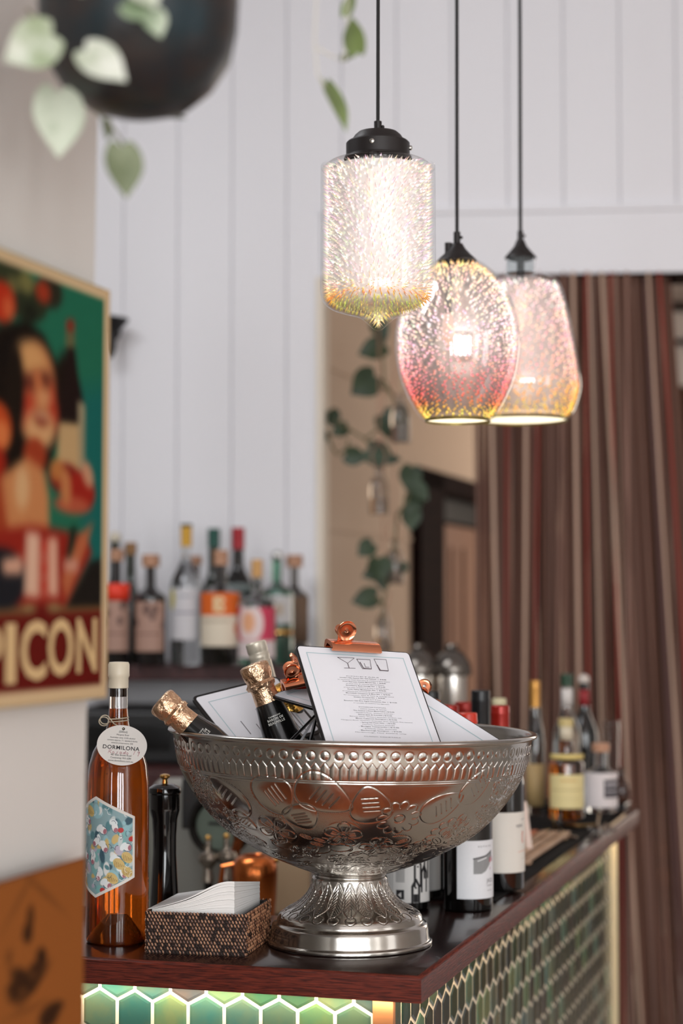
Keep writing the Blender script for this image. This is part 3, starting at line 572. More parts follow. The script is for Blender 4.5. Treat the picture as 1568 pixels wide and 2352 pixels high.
# ------------------------------------------------------------ bottles
gl_wine = mat('dark_wine_glass', (10, 9, 8), 0.06, spec=.7, coat=.4)
gl_green = mat('green_glass', (22, 40, 24), 0.08, trans=.5, spec=.6, coat=1.0)
def glassm(name, c, rough=.03): return mat(name, c, rough, trans=1.0, ior=1.38, coat=1.0)
gl_clear = glassm('clear_glass', (236, 240, 240)); gl_smoke = glassm('smoky_glass', (120, 116, 112)); gl_amber = glassm('amber_liquid_glass', (190, 104, 26)); gl_teal = glassm('teal_glass', (120, 190, 160))
paperw = mat('white_label', (222, 218, 214), .6, spec=.3)
def curved(name, parent, R, a0, ha, z0, z1, canvas=None, m=None, cols=None):
    """label wrapped on a round bottle; a0 = direction it faces (0 = towards the room), ha = half width in radians"""
    if canvas is None:
        A = np.linspace(-ha, ha, 24) + a0; Z = np.linspace(z0, z1, 3); X = np.stack([R * np.sin(A)[None, :] * np.ones((3, 1)), -R * np.cos(A)[None, :] * np.ones((3, 1)), Z[:, None] * np.ones((1, 24))], -1)
        o = grid_mesh(name, X, m, parent)
    else:
        h, w_ = canvas.a.shape[:2]; A = np.linspace(-ha, ha, w_) + a0; Z = np.linspace(z1, z0, h)
        X = np.stack([R * np.sin(A)[None, :] * np.ones((h, 1)), -R * np.cos(A)[None, :] * np.ones((h, 1)), Z[:, None] * np.ones((1, w_))], -1)
        o = grid_mesh(name, X, printed(), parent, paint=canvas.a)
    md = o.modifiers.new('paper', 'SOLIDIFY'); md.thickness = .0002; md.offset = 0
    return o
def bprof(R, nr_, H_, zs, zn, lip=True, foot=.004):
    """round-shouldered bottle outline; zs shoulder start, zn neck start (fractions of H)"""
    pts = [(R * .86, 0), (R - .001, .0012), (R, foot)]
    for t in np.linspace(0, 1, 12):
        e = .5 - .5 * math.cos(PI * t); z = zs * H_ + (zn - zs) * H_ * t; r = R + (nr_ - R) * (e ** 1.15)
        pts.append((r, z))
    pts += [(nr_, H_ * .985), (nr_ * .9, H_)]
    return pts
def bottle(name, label, px, ytop, Y, R, nr_, m, zbase=TOP, zs=.56, zn=.78, cap=None, group=None, cat='bottle', H_=None, pyref=None):
    """cap = (material, length fraction, radius factor[, ball])"""
    top = W(px, ytop, Y); H_ = (top.z - zbase) if H_ is None else H_; base = Vector((top.x, Y, zbase))
    t = thing(name, label, cat, base, group=group); cl = cap[1] * H_ if cap else 0
    mb = MB(); mb.lathe(bprof(R, nr_, H_ - cl * .55, zs * H_ / (H_ - cl * .55), zn * H_ / (H_ - cl * .55)), 40); mb.build('glass_body', m, t)
    if cap:
        rc = nr_ * cap[2]; mb = MB()
        if len(cap) > 3 and cap[3] == 'ball': mb.ball((0, 0, H_ - rc), rc, 12); mb.lathe([(nr_ * .8, H_ - cl), (nr_ * .8, H_ - rc)], 20)
        else: mb.lathe([(rc, H_ - cl), (rc, H_ - cl * .32), (rc * 1.03, H_ - cl * .28), (rc * 1.03, H_ - cl * .24), (rc, H_ - cl * .2), (rc, H_ - .0012), (rc - .001, H_)], 28)
        mb.build('cap', cap[0], t)
    t['hh'] = H_; return t
cap_red = mat('red_screwcap', (150, 34, 24), .3, .3); cap_black = mat('black_screwcap', (22, 22, 24), .35); cork = mat('cork', (196, 150, 122), .7, noise=(60, .2, (170, 124, 96)))
def T3(p, x, y):                                                    # frame from origin and two axes
    x = Vector(x).normalized(); z = x.cross(Vector(y)).normalized(); y = z.cross(x); return Matrix(((x.x, y.x, z.x, p[0]), (x.y, y.y, z.y, p[1]), (x.z, y.z, z.z, p[2]), (0, 0, 0, 1)))
def label_text(parent, R, a0, items, m, name='label_print'):
    mb = MB()
    for body, x, z, h, wd, bold in items: put_text(mb, body, None, h, width=wd, bold=bold, wrap=lambda X, Y, x=x, z=z: (R * math.sin(a0 + (x + X) / R), -R * math.cos(a0 + (x + X) / R), z + Y))
    return mb.build(name, m, parent, smooth=False)

RW = .0305
# houses label
b = bottle('wine_bottle', 'wine bottle with black line drawing of houses on white label behind the bowl foot', 930, 1622, 2.37, RW, .0105, gl_wine, cap=(cap_black, .17, 1.1))
cv = Canvas(150, 150, (214, 210, 206))
for x, y0, wd_, top in ((.62, .98, .13, .70), (.66, .70, .12, .32), (.80, .80, .12, .46), (.86, .56, .10, .16)):
    cv.line([(x - wd_ / 2, y0), (x - wd_ / 2, top), (x, top - .12), (x + wd_ / 2, top), (x + wd_ / 2, y0)], .022, (26, 24, 26)); cv.ell(x, top + .03, .018, .018, (26, 24, 26))
cv.rect(.58, .84, .66, .99, (26, 24, 26)); 
for k in range(8): cv.line([(.27 + k * .02, .35), (.27 + k * .02, .62)], .003, (90, 88, 88))
for k in range(9): cv.line([(.27, .35 + k * .033), (.42, .35 + k * .033)], .003, (90, 88, 88))
cv.rect(.27, .76, .41, .93, (40, 38, 40)); cv.poly([(.30, .85), (.36, .80), (.36, .90)], (214, 210, 206))
for k in range(5): cv.line([(.08 + k * .03, .2), (.08 + k * .03, .8)], .004, (150, 148, 146))
curved('paper_label', b, RW + .0004, .12, 1.15, .0110, .079, cv)
b = bottle('wine_bottle', 'wine bottle with plain pale grey label just right of the houses label', 957, 1612, 2.46, RW, .0105, gl_wine, cap=(cap_black, .17, 1.1))
cv = Canvas(90, 90, (176, 176, 174)); cv.rect(.4, .1, .8, .3, (140, 142, 144)); curved('paper_label', b, RW + .0004, .6, .7, .012, .085, cv)
b = bottle('wine_bottle', 'black capped wine bottle with red topped white label beside clipboard edge', 988, 1587, 2.6, RW, .0118, gl_wine, cap=(cap_black, .17, 1.1), group=None)
cv = Canvas(60, 90, (196, 192, 188)); cv.rect(0, 0, 1, .42, (150, 34, 32)); [cv.line([(.55 + k * .06, .6), (.55 + k * .06, .9)], .012, (60, 58, 60)) for k in range(6)]; curved('paper_label', b, RW + .0004, .55, .45, .016, .090, cv)
# front red cap
b = bottle('wine_bottle', 'wine bottle with orange red screwcap and white label showing a grey hillside sketch', 1073, 1637, 2.365, .0310, .0112, gl_wine, cap=(mat('bright_red_cap', (205, 56, 36), .35), .17, 1.1))
cv = Canvas(140, 150, (218, 218, 220)); G_ = (120, 120, 120)
cv.poly([(.33, .31), (.62, .25), (.76, .2), (.80, .23), (.72, .42), (.60, .53), (.50, .57), (.33, .57)], (138, 138, 138), .01); cv.line([(.33, .31), (.6, .27), (.78, .19)], .012, (84, 84, 86)); cv.line([(.42, .35), (.62, .30)], .008, (226, 226, 226))
cv.ell(.735, .34, .03, .05, (170, 90, 100)); cv.ell(.80, .33, .02, .05, (170, 90, 100)); cv.line([(.70, .34), (.76, .22), (.83, .38)], .006, (110, 110, 110)); cv.ell(.735, .49, .025, .03, (196, 180, 190))
cv.speck(2); curved('paper_label', b, .0314, .50, 1.02, .0165, .088, cv)
label_text(b, .0318, .50, [('JACK', .0145, .0440 - .008, .0050, .0135, .01), ('CABERNET', .0140, .0315, .0016, .013, 0), ('2018', .014, .0255, .0015, .010, 0), ('ESTATE', .006, .080, .0017, .022, 0)], greyink)
# black text bottle
b = bottle('wine_bottle', 'tall black capped wine bottle with black label between two white labelled ones', 1103, 1585, 2.60, RW, .0118, gl_wine, cap=(cap_black, .2, 1.1))
cv = Canvas(90, 130, (36, 32, 32))
for k, (y, c_) in enumerate(((.06, 150), (.13, 120), (.2, 110), (.36, 110), (.41, 96), (.46, 110), (.51, 96), (.56, 110), (.61, 96), (.72, 100))): cv.line([(.55, y), (.93, y)], .008, (c_, c_ - 8, c_ - 14), .01)
curved('paper_label', b, RW + .0004, .75, .6, .028, .150, cv)
# red caps behind
b = bottle('wine_bottle', 'red capped wine bottle directly behind the white clipboard corner, leftmost red cap', 1030, 1619, 2.52, RW, .0118, gl_wine, cap=(cap_red, .16, 1.12))
b = bottle('wine_bottle', 'red capped wine bottle just left of the tall black screwcap', 1066, 1612, 2.72, RW, .0125, gl_wine, cap=(cap_red, .16, 1.12))
bm = mat('rubber_bar_mat', (18, 16, 16), .8, spec=.15, bump=(300, .4))
b = bottle('wine_bottle', 'red capped wine bottle with long white label at the right rim of the bowl', 1148, 1620, 2.515, .0315, .0112, gl_wine, cap=(cap_red, .165, 1.12), zbase=TOP + .0035)
cv = Canvas(130, 150, (216, 210, 200)); cv.ell(.78, .42, .035, .10, (196, 84, 54)); cv.ell(.79, .42, .018, .07, (216, 210, 200)); cv.line([(.62, .66), (.9, .64)], .006, (214, 160, 140)); cv.line([(.7, .78), (.9, .77)], .004, (190, 180, 170)); cv.line([(.74, .13), (.86, .12)], .012, (176, 172, 168))
curved('paper_label', b, .0319, .50, .95, .024, .103, cv)
label_text(b, .0323, .50, [('NEW', .010, .083, .0042, .012, .02)], greyink)
b = bottle('glass_bottle', 'clear bottle with cream stopper standing behind the red capped wine bottle', 1146, 1604, 2.95, .022, .0095, gl_clear, cap=(mat('cream_stopper', (206, 196, 160), .5), .10, 1.15))
# rubber mat, board and rack on the right run of the bar
mat_o = MB(); mat_o.box((UL - 1.18, .026, TOP), (UL - .04, .212, TOP + .003), BAR); o = mat_o.build('bar_mat', bm, smooth=False, bevel=.001); tag(o, 'long black rubber bar mat on the right run of the worktop', 'bar mat')

# ------------------------------------------------------------ rose wine bottle with tag
RP = W(272, 1600, 2.135); RB = Vector((RP.x, 2.135, TOP)); HB = W(272, 1520, 2.135).z - TOP
rose = thing('rose_wine_bottle', 'tall bottle of orange rose wine with cream wax seal and round white tag', 'bottle', RB)
amber = mat('rose_wine', (255, 122, 34), 0.02, trans=.95, ior=1.36, coat=1.0)
sc = 2.135 / F; R0 = 71 * sc; rn = 21 * sc; clearn = glassm('clear_neck_glass', (240, 232, 224), .02)
mb = MB(); zl = W(272, 1685, 2.135).z - TOP
body = [(R0 * .9, 0), (R0 - .001, .002), (R0, .006), (R0, .150), (R0 * .985, .178), (R0 * .93, .198), (R0 * .80, .2135), (R0 * .60, .226), (R0 * .42, .235), (rn * 1.18, .244)]
zl = max(zl, .262)
body = [(r, z * zl / .262) for r, z in body] + [(rn * 1.06, zl * .97), (rn, zl)]
mb.lathe(body, 64); mb.build('wine_filled_body', amber, rose)
mb = MB(); mb.lathe([(rn, zl + .0002), (rn, HB - .02), (rn * .98, HB - .012)], 40); mb.build('glass_neck', clearn, rose)
mb = MB(); mb.lathe([(rn * .86, W(0, 1658, 2.135).z - TOP + .0), (rn * .86, HB - .018)], 32) ; 
ck = MB(); ck.lathe([(rn * .8, W(272, 1600, 2.135).z - TOP), (rn * .8, HB - .017)], 32); ck.build('wine_cork', mat('dark_cork', (120, 84, 64), .7), rose)
mb = MB(); rw_ = rn * 1.16
mb.lathe([(rn * 1.01, HB - .030), (rn * 1.09, HB - .0295), (rn * 1.08, HB - .018), (rw_ * 1.02, HB - .016), (rw_ * 1.0, HB - .0125), (rw_, HB - .003), (rw_ * .9, HB - .0004), (rw_ * .5, HB), (.0005, HB)], 40, fn=lambda a, z: 1 + .02 * math.sin(3 * a + z * 90)); mb.build('wax_seal', mat('cream_wax', (226, 214, 190), .35), rose)
mb = MB(); hx = MB()
mb.lathe([(R0 * .72, .0022), (R0 * .60, .012), (R0 * .34, .028), (R0 * .22, .0335), (.0006, .034)], 48); 
mb.build('punt', mat('punt_glass', (110, 62, 24), .1, trans=.6), rose)
# hexagonal flower label
cv = Canvas(230, 250, (140, 168, 172)); rn_ = random.Random(12)
for k in range(170):
    c_ = rn_.choice([(64, 92, 104), (128, 178, 176), (196, 206, 204), (206, 178, 116), (206, 178, 116), (186, 176, 190), (92, 134, 140), (226, 226, 222), (150, 190, 196)])
    cv.ell(rn_.random(), rn_.random(), rn_.uniform(.02, .08), rn_.uniform(.015, .045), c_, rn_.uniform(0, 3), .01)
for cx_, cy_, a in [(.35, .25, .3), (.62, .5, .9), (.78, .62, .4), (.55, .78, 2.), (.75, .3, 1.2), (.9, .5, .2), (.5, .45, 2.5), (.66, .86, .5), (.3, .6, .2), (.45, .62, 1.7), (.6, .33, .4), (.85, .75, 1)]:
    cv.ell(cx_, cy_, .062, .042, (64, 84, 100), a); cv.ell(cx_, cy_, .056, .036, (232, 230, 228), a); cv.ell(cx_ + .03 * math.cos(a), cy_ + .03 * math.sin(a), .022, .026, (170, 110, 120), a); cv.ell(cx_ - .05 * math.cos(a), cy_ - .05 * math.sin(a), .03, .05, (226, 232, 232), a + .6)
for cx_, cy_ in ((.82, .33), (.6, .92), (.95, .42)): cv.ell(cx_, cy_, .035, .025, (190, 62, 60))
for cx_, cy_ in ((.8, .66), (.9, .6), (.72, .8), (.4, .15), (.9, .74)):
    cv.ell(cx_, cy_, .075, .05, (208, 180, 116), .5)
    for q in range(6): cv.line([(cx_ - .05 + q * .02, cy_ + .03), (cx_ - .045 + q * .02, cy_ - .03 + .01 * q)], .003, (140, 110, 60))
for q in range(70):
    x, y, a = rn_.random(), rn_.random(), rn_.uniform(0, 6); cv.line([(x + .03 * math.cos(a + t), y + .03 * math.sin(a + t)) for t in np.linspace(0, 2.2, 6)], .0022, rn_.choice([(52, 70, 86), (240, 240, 238)]))
def hexd(X, Y, s=1.0): return np.maximum(np.abs(X - .5) * 2 - .98 * s, np.abs(X - .5) * 2 * .40 + np.abs(Y - .5) * 2 - .98 * s) 
cv.put(-hexd(cv.X, cv.Y, .955), (226, 220, 212), .01)
hh, ww = cv.a.shape[:2]; lz0, lz1 = W(280, 2064, 2.1).z - TOP, W(280, 1830, 2.1).z - TOP; RLb = R0 + .0004
a0 = -.62; ha = 1.30
Ax = np.linspace(-1, 1, ww)[None, :]; Vx = np.linspace(1, -1, hh)[:, None]
lim = 1.0 - .40 * np.abs(Ax); Vc = Vx * lim; A = (Ax * ha + a0) * np.ones_like(Vc)
# repaint canvas along the clipped height so the drawing is not squeezed
Yi = np.clip(((1 - Vc) / 2 * hh).astype(int), 0, hh - 1); Xi = (np.arange(ww)[None, :] * np.ones((hh, 1))).astype(int); pa = cv.a[Yi, Xi]
Zl = (lz0 + lz1) / 2 + Vc * (lz1 - lz0) / 2
o = grid_mesh('flower_label', np.stack([RLb * np.sin(A), -RLb * np.cos(A), Zl], -1), printed(), rose, paint=pa)
o.modifiers.new('paper', 'SOLIDIFY').thickness = .0002
# round tag on a string
tc_ = W(280, 1712, 2.135 - R0 - .004) - RB; rt = 57 * 2.1 / F; tagT = T3(tc_, (1, .10, -.09), (0, .06, 1))
mb = MB(); nn = 48
mb.add([(rt * math.cos(a), rt * .80 * math.sin(a), 0) for a in np.linspace(0, 2 * PI, nn, endpoint=False)] + [(rt * math.cos(a), rt * .80 * math.sin(a), -.0006) for a in np.linspace(0, 2 * PI, nn, endpoint=False)],
       [tuple(range(nn)), tuple(range(2 * nn - 1, nn - 1, -1))] + [(i, nn + i, nn + (i + 1) % nn, (i + 1) % nn) for i in range(nn)], tagT)
tg = mb.build('round_tag', mat('tag_card', (226, 222, 216), .7, spec=.2), rose, smooth=False)
mb = MB(); u = rt
for body_, y, h_, wd_ in (('(500ml)', .52, .055, .34), ('Margaret River', .40, .045, .5), ('Australian wine 12.5% alcohol', .28, .042, 1.0), ('contains approx. 7.1 standard drinks', .17, .042, 1.2), ('mineral preservative 220', .06, .042, .86), ('487 Ellen Brook Road', -.44, .05, .82), ('Cowaramup WA 6284', -.56, .05, .82), ('www.dormilona.com.au', -.68, .05, 1.0)):
    put_text(mb, body_, tagT @ Matrix.Translation((0, y * u * .96, .0003)), h_ * u * 1.5, width=wd_ * u)
put_text(mb, 'DORMILONA', tagT @ Matrix.Translation((-.02 * u, -.17 * u, .0003)), .155 * u, width=1.46 * u, bold=.022)
mb.build('tag_print', ink, tg, smooth=False)
mb = MB(); sgm = {'R': [(0, 0), (.35, 1), (.9, .9), (.7, .6), (.3, .5), (.9, 0)], 'o': [(.5, .5), (.2, .3), (.3, 0), (.7, .1), (.6, .45)], 's': [(.8, .5), (.4, .4), (.7, .15), (.2, 0)], 'a': [(.7, .5), (.3, .4), (.2, .05), (.6, .1), (.8, .5), (.8, 0)], 'd': [(.7, .4), (.3, .4), (.2, 0), (.6, .1), (1., 1.1), (.8, 0)], '1': [(.2, 0), (.6, 1.1)], '9': [(.9, .8), (.5, 1.0), (.3, .7), (.7, .6), (.95, .9), (.5, -.3)]}
for k, ch in enumerate('Rosado 19'):
    if ch == ' ': continue
    mb.tube([tagT @ Vector(((-.52 + k * .14 + x * .14) * u, (-.34 + y * .15) * u, .0005)) for x, y in sgm[ch]], .00022, 4)
mb.build('tag_handwriting', mat('pink_ink', (190, 110, 124), .7), tg)
mb = MB(); mb.lathe([(.0016, 0), (.0016, .0004)], 16, tagT @ Matrix.Translation((0, .66 * u, 0))); mb.build('tag_hole', mat('dark_hole', (20, 16, 14), .8), tg)
mb = MB(); zt_ = W(280, 1654, 2.1).z - TOP
for dz_, rr_ in ((0, 1.09), (-.003, 1.12)): mb.tube([(rn * rr_ * math.sin(a), -rn * rr_ * math.cos(a), zt_ + dz_ + .001 * math.sin(a)) for a in np.linspace(0, 2 * PI, 33)], .0007, 6)
hp = tagT @ Vector((0, .66 * u, .001)); mb.tube([(-rn * .8, -rn * .8, zt_), (-rn * .3, -rn * 1.6, zt_ - .005), hp], .0006, 6)
for q in range(2): mb.tube([(-rn * (1.35 + .12 * q) + .0055 * math.cos(a), -rn * .8, zt_ - .001 + .005 * math.sin(a) - .002 * q) for a in np.linspace(0, 5.6, 18)], .0006, 6)
mb.build('twine', twine, rose)
# ------------------------------------------------------------ pepper mill, basket, napkins
MY = 2.225; mc = W(378, 1900, MY); t = thing('pepper_mill', 'tall glossy black pepper mill with a small gold knob', 'pepper mill', (mc.x, MY, TOP)); k = MY / F
def zpx(y, Y): return W(378, y, Y).z - TOP
mb = MB(); mb.lathe([(40 * k, 0), (40 * k, .004), (38 * k, .010), (33.5 * k, .022), (29 * k, zpx(2010, MY)), (26.5 * k, zpx(1960, MY)), (26.5 * k, zpx(1920, MY)), (29 * k, zpx(1880, MY)), (34 * k, zpx(1862, MY)), (34.5 * k, zpx(1856, MY)), (34.5 * k, zpx(1824, MY))], 48)
mb.build('mill_body', black_gloss, t)
mb = MB(); mb.lathe([(34 * k, zpx(1824, MY)), (37 * k, zpx(1821, MY)), (37.5 * k, zpx(1816, MY)), (36 * k, zpx(1809, MY)), (24 * k, zpx(1801, MY)), (10 * k, zpx(1799, MY))], 48); mb.build('mill_head', black_gloss, t)
mb = MB(); mb.lathe([(7 * k, zpx(1799, MY)), (6 * k, zpx(1790, MY)), (11 * k, zpx(1786, MY)), (12 * k, zpx(1782, MY)), (10 * k, zpx(1779, MY)), (3 * k, zpx(1777, MY))], 24); mb.build('gold_knob', gold, t)

A_ = onz(331, 2189); B_ = onz(566, 2198); ax = (B_ - A_); bwid = ax.length; ax.normalize(); ay = Vector((-ax.y, ax.x, 0)); bdep = bwid * 1.0; bh = (W(331, 2092, A_.y).z - TOP)
KT = Matrix(((ax.x, ay.x, 0, A_.x), (ax.y, ay.y, 0, A_.y), (0, 0, 1, TOP), (0, 0, 0, 1)))
bk = thing('woven_basket', 'square dark brown woven basket holding white napkins', 'basket', A_, KT.to_3x3())
rim_in = .006; mb = MB(); mb.box((0.001, 0.001, 0), (bwid - .001, bdep - .001, .004))
for a, b in (((.002, .002, .004), (bwid - .002, rim_in, bh - .002)), ((.002, bdep - rim_in, .004), (bwid - .002, bdep - .002, bh - .002)), ((.002, rim_in, .004), (rim_in, bdep - rim_in, bh - .002)), ((bwid - rim_in, rim_in, .004), (bwid - .002, bdep - rim_in, bh - .002))): mb.box(a, b)
mb.build('basket_frame', mat('dark_rattan', (30, 20, 16), .7), bk, smooth=False)
rat = [mat('rattan_brown', (44, 27, 20), .5, spec=.3), mat('rattan_light', (170, 120, 88), .35, spec=.8), mat('rattan_mid', (112, 72, 52), .35, spec=.8)]
mb = MB(); nc = 30; nrw = 12
def bead(T, L, R0, mi):
    mb.mi = mi; pr_ = [(R0 * .25, -L), (R0 * .85, -L * .6), (R0, 0), (R0 * .85, L * .6), (R0 * .25, L)]; mb.lathe(pr_, 6, T)
for side in range(4):
    ST_ = [Matrix.Identity(4), Matrix.Translation((bwid, 0, 0)) @ Matrix.Rotation(PI / 2, 4, 'Z'), Matrix.Translation((bwid, bdep, 0)) @ Matrix.Rotation(PI, 4, 'Z'), Matrix.Translation((0, bdep, 0)) @ Matrix.Rotation(-PI / 2, 4, 'Z')][side]
    for r in range(nrw):
        for cI in range(nc):
            x = (cI + .5 + (.38 * r) % 1.0) * bwid / nc
            if x > bwid: continue
            z = (r + .5) * bh / nrw; rr = random.random()
            bead(ST_ @ Matrix.Translation((x, .0012, z)) @ Matrix.Rotation(math.radians(-24), 4, 'Y'), bh / nrw * .52, bwid / nc * .27, 1 if rr < .5 else 2 if rr < .82 else 0)
            bead(ST_ @ Matrix.Translation((x + .4 * bwid / nc, .0022, z - .3 * bh / nrw)) @ Matrix.Rotation(math.radians(-24), 4, 'Y'), bh / nrw * .6, bwid / nc * .22, 0)
mb.build('weave', rat, bk)
nap = mat('paper_napkin', (240, 236, 232), .8, bump=(120, .1), spec=.2)
NW0, NW1 = .006, bwid - .006; nl = 13
NT = (W(545, 2019, A_.y + .012).z - TOP) - bh * .92
def napz(f, u):
    c = 3 * u * u - 2 * u ** 3; fr_ = bh * .92 + f * (.005 + (NT - .005) * c) + .0012 * f * math.sin(u * 9); bk_ = bh * .92 + f * (.007 + (NT - .013 - .007) * u); return fr_, bk_
for k in range(nl):
    mb = MB(); f = (k + 1) / nl; nx = 26; vs = []; fs = []
    for i in range(nx):
        u = i / (nx - 1); x = NW0 + (NW1 - NW0 - .010) * u + (.0015 if k == nl - 1 else 0) * 0; zf, zb = napz(f, u); zf0, zb0 = napz(k / nl, u) if k else (bh * .3, bh * .3); jit = .0006 * math.sin(k * 2.3)
        x0_ = x - (.004 * (1 - u) if k == nl - 1 else 0); y0_ = .0085 + jit - (.004 * (1 - u) if k == nl - 1 else 0)
        vs += [(x0_, y0_, zf0 + .0001), (x0_, y0_, zf), (x + .004 * u, bdep - .009 + jit, zb0 + .0001), (x + .004 * u, bdep - .009 + jit, zb)]
    for i in range(nx - 1):
        a = 4 * i; b = a + 4; fs += [(a, b, b + 1, a + 1), (a + 1, b + 1, b + 3, a + 3), (a + 3, b + 3, b + 2, a + 2), (a + 2, b + 2, b, a)]
    fs += [(0, 1, 3, 2), (4 * nx - 4, 4 * nx - 2, 4 * nx - 1, 4 * nx - 3)]
    mb.add(vs, fs, KT); o = mb.build('paper_napkin', nap, ang=50)
    if k == nl - 1: tag(o, 'topmost white paper napkin curling over the woven basket', 'napkin', 'napkins in the basket')
    else: tag(o, 'white paper napkin stacked below the topmost one in the woven basket', 'napkin', 'napkins in the basket')

# ------------------------------------------------------------ champagne bottles in the bowl
foil = mat('champagne_foil', (224, 186, 152), .30, 1.0, bump=(260, .9)); black_body = mat('black_bottle', (14, 13, 12), .22, coat=.3)
def lean(top, base):                                                # frame whose z runs base -> top
    z = (Vector(top) - Vector(base)).normalized(); x = Vector((0, 1, 0)).cross(z).normalized() * 1.0; y = z.cross(x)
    return Matrix(((x.x, y.x, z.x, base[0]), (x.y, y.y, z.y, base[1]), (x.z, y.z, z.z, base[2]), (0, 0, 0, 1)))
def crumple(a, z): return 1 + .035 * math.sin(7 * a + z * 210) + .03 * math.sin(11 * a - z * 330)
def champagne(label, top, base, Hh, Rb, fm=foil, texts=True, fr=.0142, cone=.0165):
    T = lean(top, base); t = thing('champagne_bottle', label, 'bottle', T.to_translation(), T.to_3x3())
    mb = MB(); mb.lathe([(Rb * .8, 0), (Rb, .004), (Rb, Hh * .42), (Rb * .9, Hh * .52), (Rb * .68, Hh * .61), (.0195, Hh * .69), (.0172, Hh * .745), (.0150, Hh * .80)], 48); mb.build('bottle_body', black_body, t)
    mb = MB(); pf = [(cone, Hh * .742), (.0146, Hh * .80), (.0138, Hh * .865), (.0143, Hh * .875), (fr * 1.12, Hh * .885)]
    mb.lathe(pf, 48, fn=lambda a, z: 1 + .006 * math.sin(9 * a + z * 50), cap0=False, cap1=False)
    pf = [(fr * 1.10, Hh * .878), (fr * 1.18, Hh * .895), (fr * 1.02, Hh * .91), (fr * 1.1, Hh * .93), (fr * 1.16, Hh * .955), (fr * 1.15, Hh * .978), (fr * 1.08, Hh * .990), (fr * .85, Hh * .998), (.0004, Hh * 1.0)]
    mb.lathe(pf, 56, fn=crumple, cap0=False); mb.build('foil_capsule', fm, t)
    if texts:
        mb = MB(); R = .0188
        for body_, zf, hh_ in (('CHAMPAGNE', .731, .0016), ('BARON DE', .715, .0026), ('BEAUVILLE', .698, .0028)):
            rr = np.interp(zf, [.69, .745], [.0200, .0177]); put_text(mb, body_, None, hh_, bold=.02, wrap=lambda X, Y, z=zf * Hh, rr=rr: (rr * math.sin(X / rr + .1), -rr * math.cos(X / rr + .1), z + Y))
        mb.build('neck_print', mat('white_print', (226, 222, 214), .6), t, smooth=False)
    return t
def P3(px, py, Y): return W(px, py, Y)
tp = P3(580, 1524, 2.10); ax_ = (P3(655, 1712, 2.10) - tp).normalized(); champagne('champagne bottle with gold foil standing upright at the centre left of the bowl', tp, tp + ax_ * .235, .235, .0315)
tp = P3(366, 1606, 2.04); ax_ = (P3(470, 1688, 2.040) - tp).normalized(); ax_.z -= .06; ax_.normalize(); champagne('champagne bottle lying tilted over the left rim of the bowl', tp, tp + ax_ * .215, .215, .028)
tp = P3(634, 1572, 2.19); ax_ = (P3(694, 1680, 2.19) - tp).normalized(); champagne('champagne bottle with yellow gold foil half hidden below the small dark clipboard', tp, tp + ax_ * .20, .20, .026, mat('yellow_foil', (216, 166, 84), .22, 1.0, bump=(110, .9)), texts=False)
# pale capped bottle behind
tp = P3(586, 1474, 2.262); bs = P3(648, 1700, 2.262); T = lean(tp, tp + (bs - tp).normalized() * .215)
t = thing('capped_bottle', 'pale frosted screwcap bottle neck rising behind the upright champagne bottle', 'bottle', T.to_translation(), T.to_3x3())
mb = MB(); mb.lathe([(.022, .055), (.023, .058), (.023, .10), (.016, .13), (.0125, .15), (.0120, .16)], 32); mb.build('glass_body', gl_clear, t)
mb = MB(); mb.lathe([(.0125, .158), (.0130, .19), (.0122, .191), (.0122, .193), (.0126, .194), (.0126, .199), (.0120, .200), (.0120, .202), (.0126, .203), (.0126, .213), (.0110, .215)], 36); mb.build('screw_cap', mat('frosted_cap', (206, 196, 178), .3, .3), t)

# ------------------------------------------------------------ clipboards with menus
board_m = mat('black_clipboard', (16, 13, 13), .3); page_m = mat('menu_page', (226, 224, 228), .35, coat=.2); teal = mat('teal_rule', (168, 190, 194), .6)
lam = mat('laminate', (200, 200, 206), .15, coat=.5)
def rounded(w_, h_, r, n=5):
    p = []
    for cx_, cy_, a0_ in ((w_ - r, -r, 0), (r, -r, PI / 2), (r, -h_ + r, PI), (w_ - r, -h_ + r, 1.5 * PI)):
        p += [(cx_ + r * math.cos(a0_ + i * PI / 2 / n), cy_ + r * math.sin(a0_ + i * PI / 2 / n)) for i in range(n + 1)]
    return p
def clipboard(name, label, TLp, wv, hv, w_, h_, page=True, m=.0035, lines=(), offs=(0, 0), rule=.0085, r=.004, pm=None):
    """local x = along wv, local y = up the board (minus hv), z towards the viewer"""
    T = T3(TLp, wv, -Vector(hv)); t = thing(name, label, 'clipboard', TLp, T.to_3x3())
    mb = MB(); mb.prism([(x - m + offs[0] * 0, y + m) for x, y in rounded(w_ + 2 * m, h_ + 2 * m, r + m)], -.0036, -.0006); mb.build('backing_board', board_m, t, bevel=.0006)
    mb = MB(); mb.prism(rounded(w_, h_, r), -.0005, 0.0002); pg = mb.build('menu_page', pm or page_m, t, smooth=False)
    if rule:
        mb = MB(); q = rule; g = .0010
        for a, b in (((q, -q - g), (w_ - q, -q)), ((q, -h_ + q), (w_ - q, -h_ + q + g)), ((q, -h_ + q), (q + g, -q)), ((w_ - q - g, -h_ + q), (w_ - q, -q))): mb.box((a[0], a[1], .0003), (b[0], b[1], .00035))
        mb.build('border_rule', teal, pg, smooth=False)
    return t, pg, T
def textlines(pg, lines, w_, y0, step, mm=None):
    mb = MB()
    for i, (s_, wd, b) in enumerate(lines):
        if not s_: continue
        vs, fs, tw = text2d(s_, .01 * b); sx = wd / tw; hgt_ = .0013 if b else .0010; mb.add([(w_ / 2 + x * sx, y0 - i * step + y * hgt_, .0004) for x, y in vs], fs)
    return mb.build('menu_text', mm or ink, pg, smooth=False)
TLf = P3(682, 1484, 2.045); TRf = P3(937, 1500, 2.10); BLf = P3(757, 1706, 1.958)
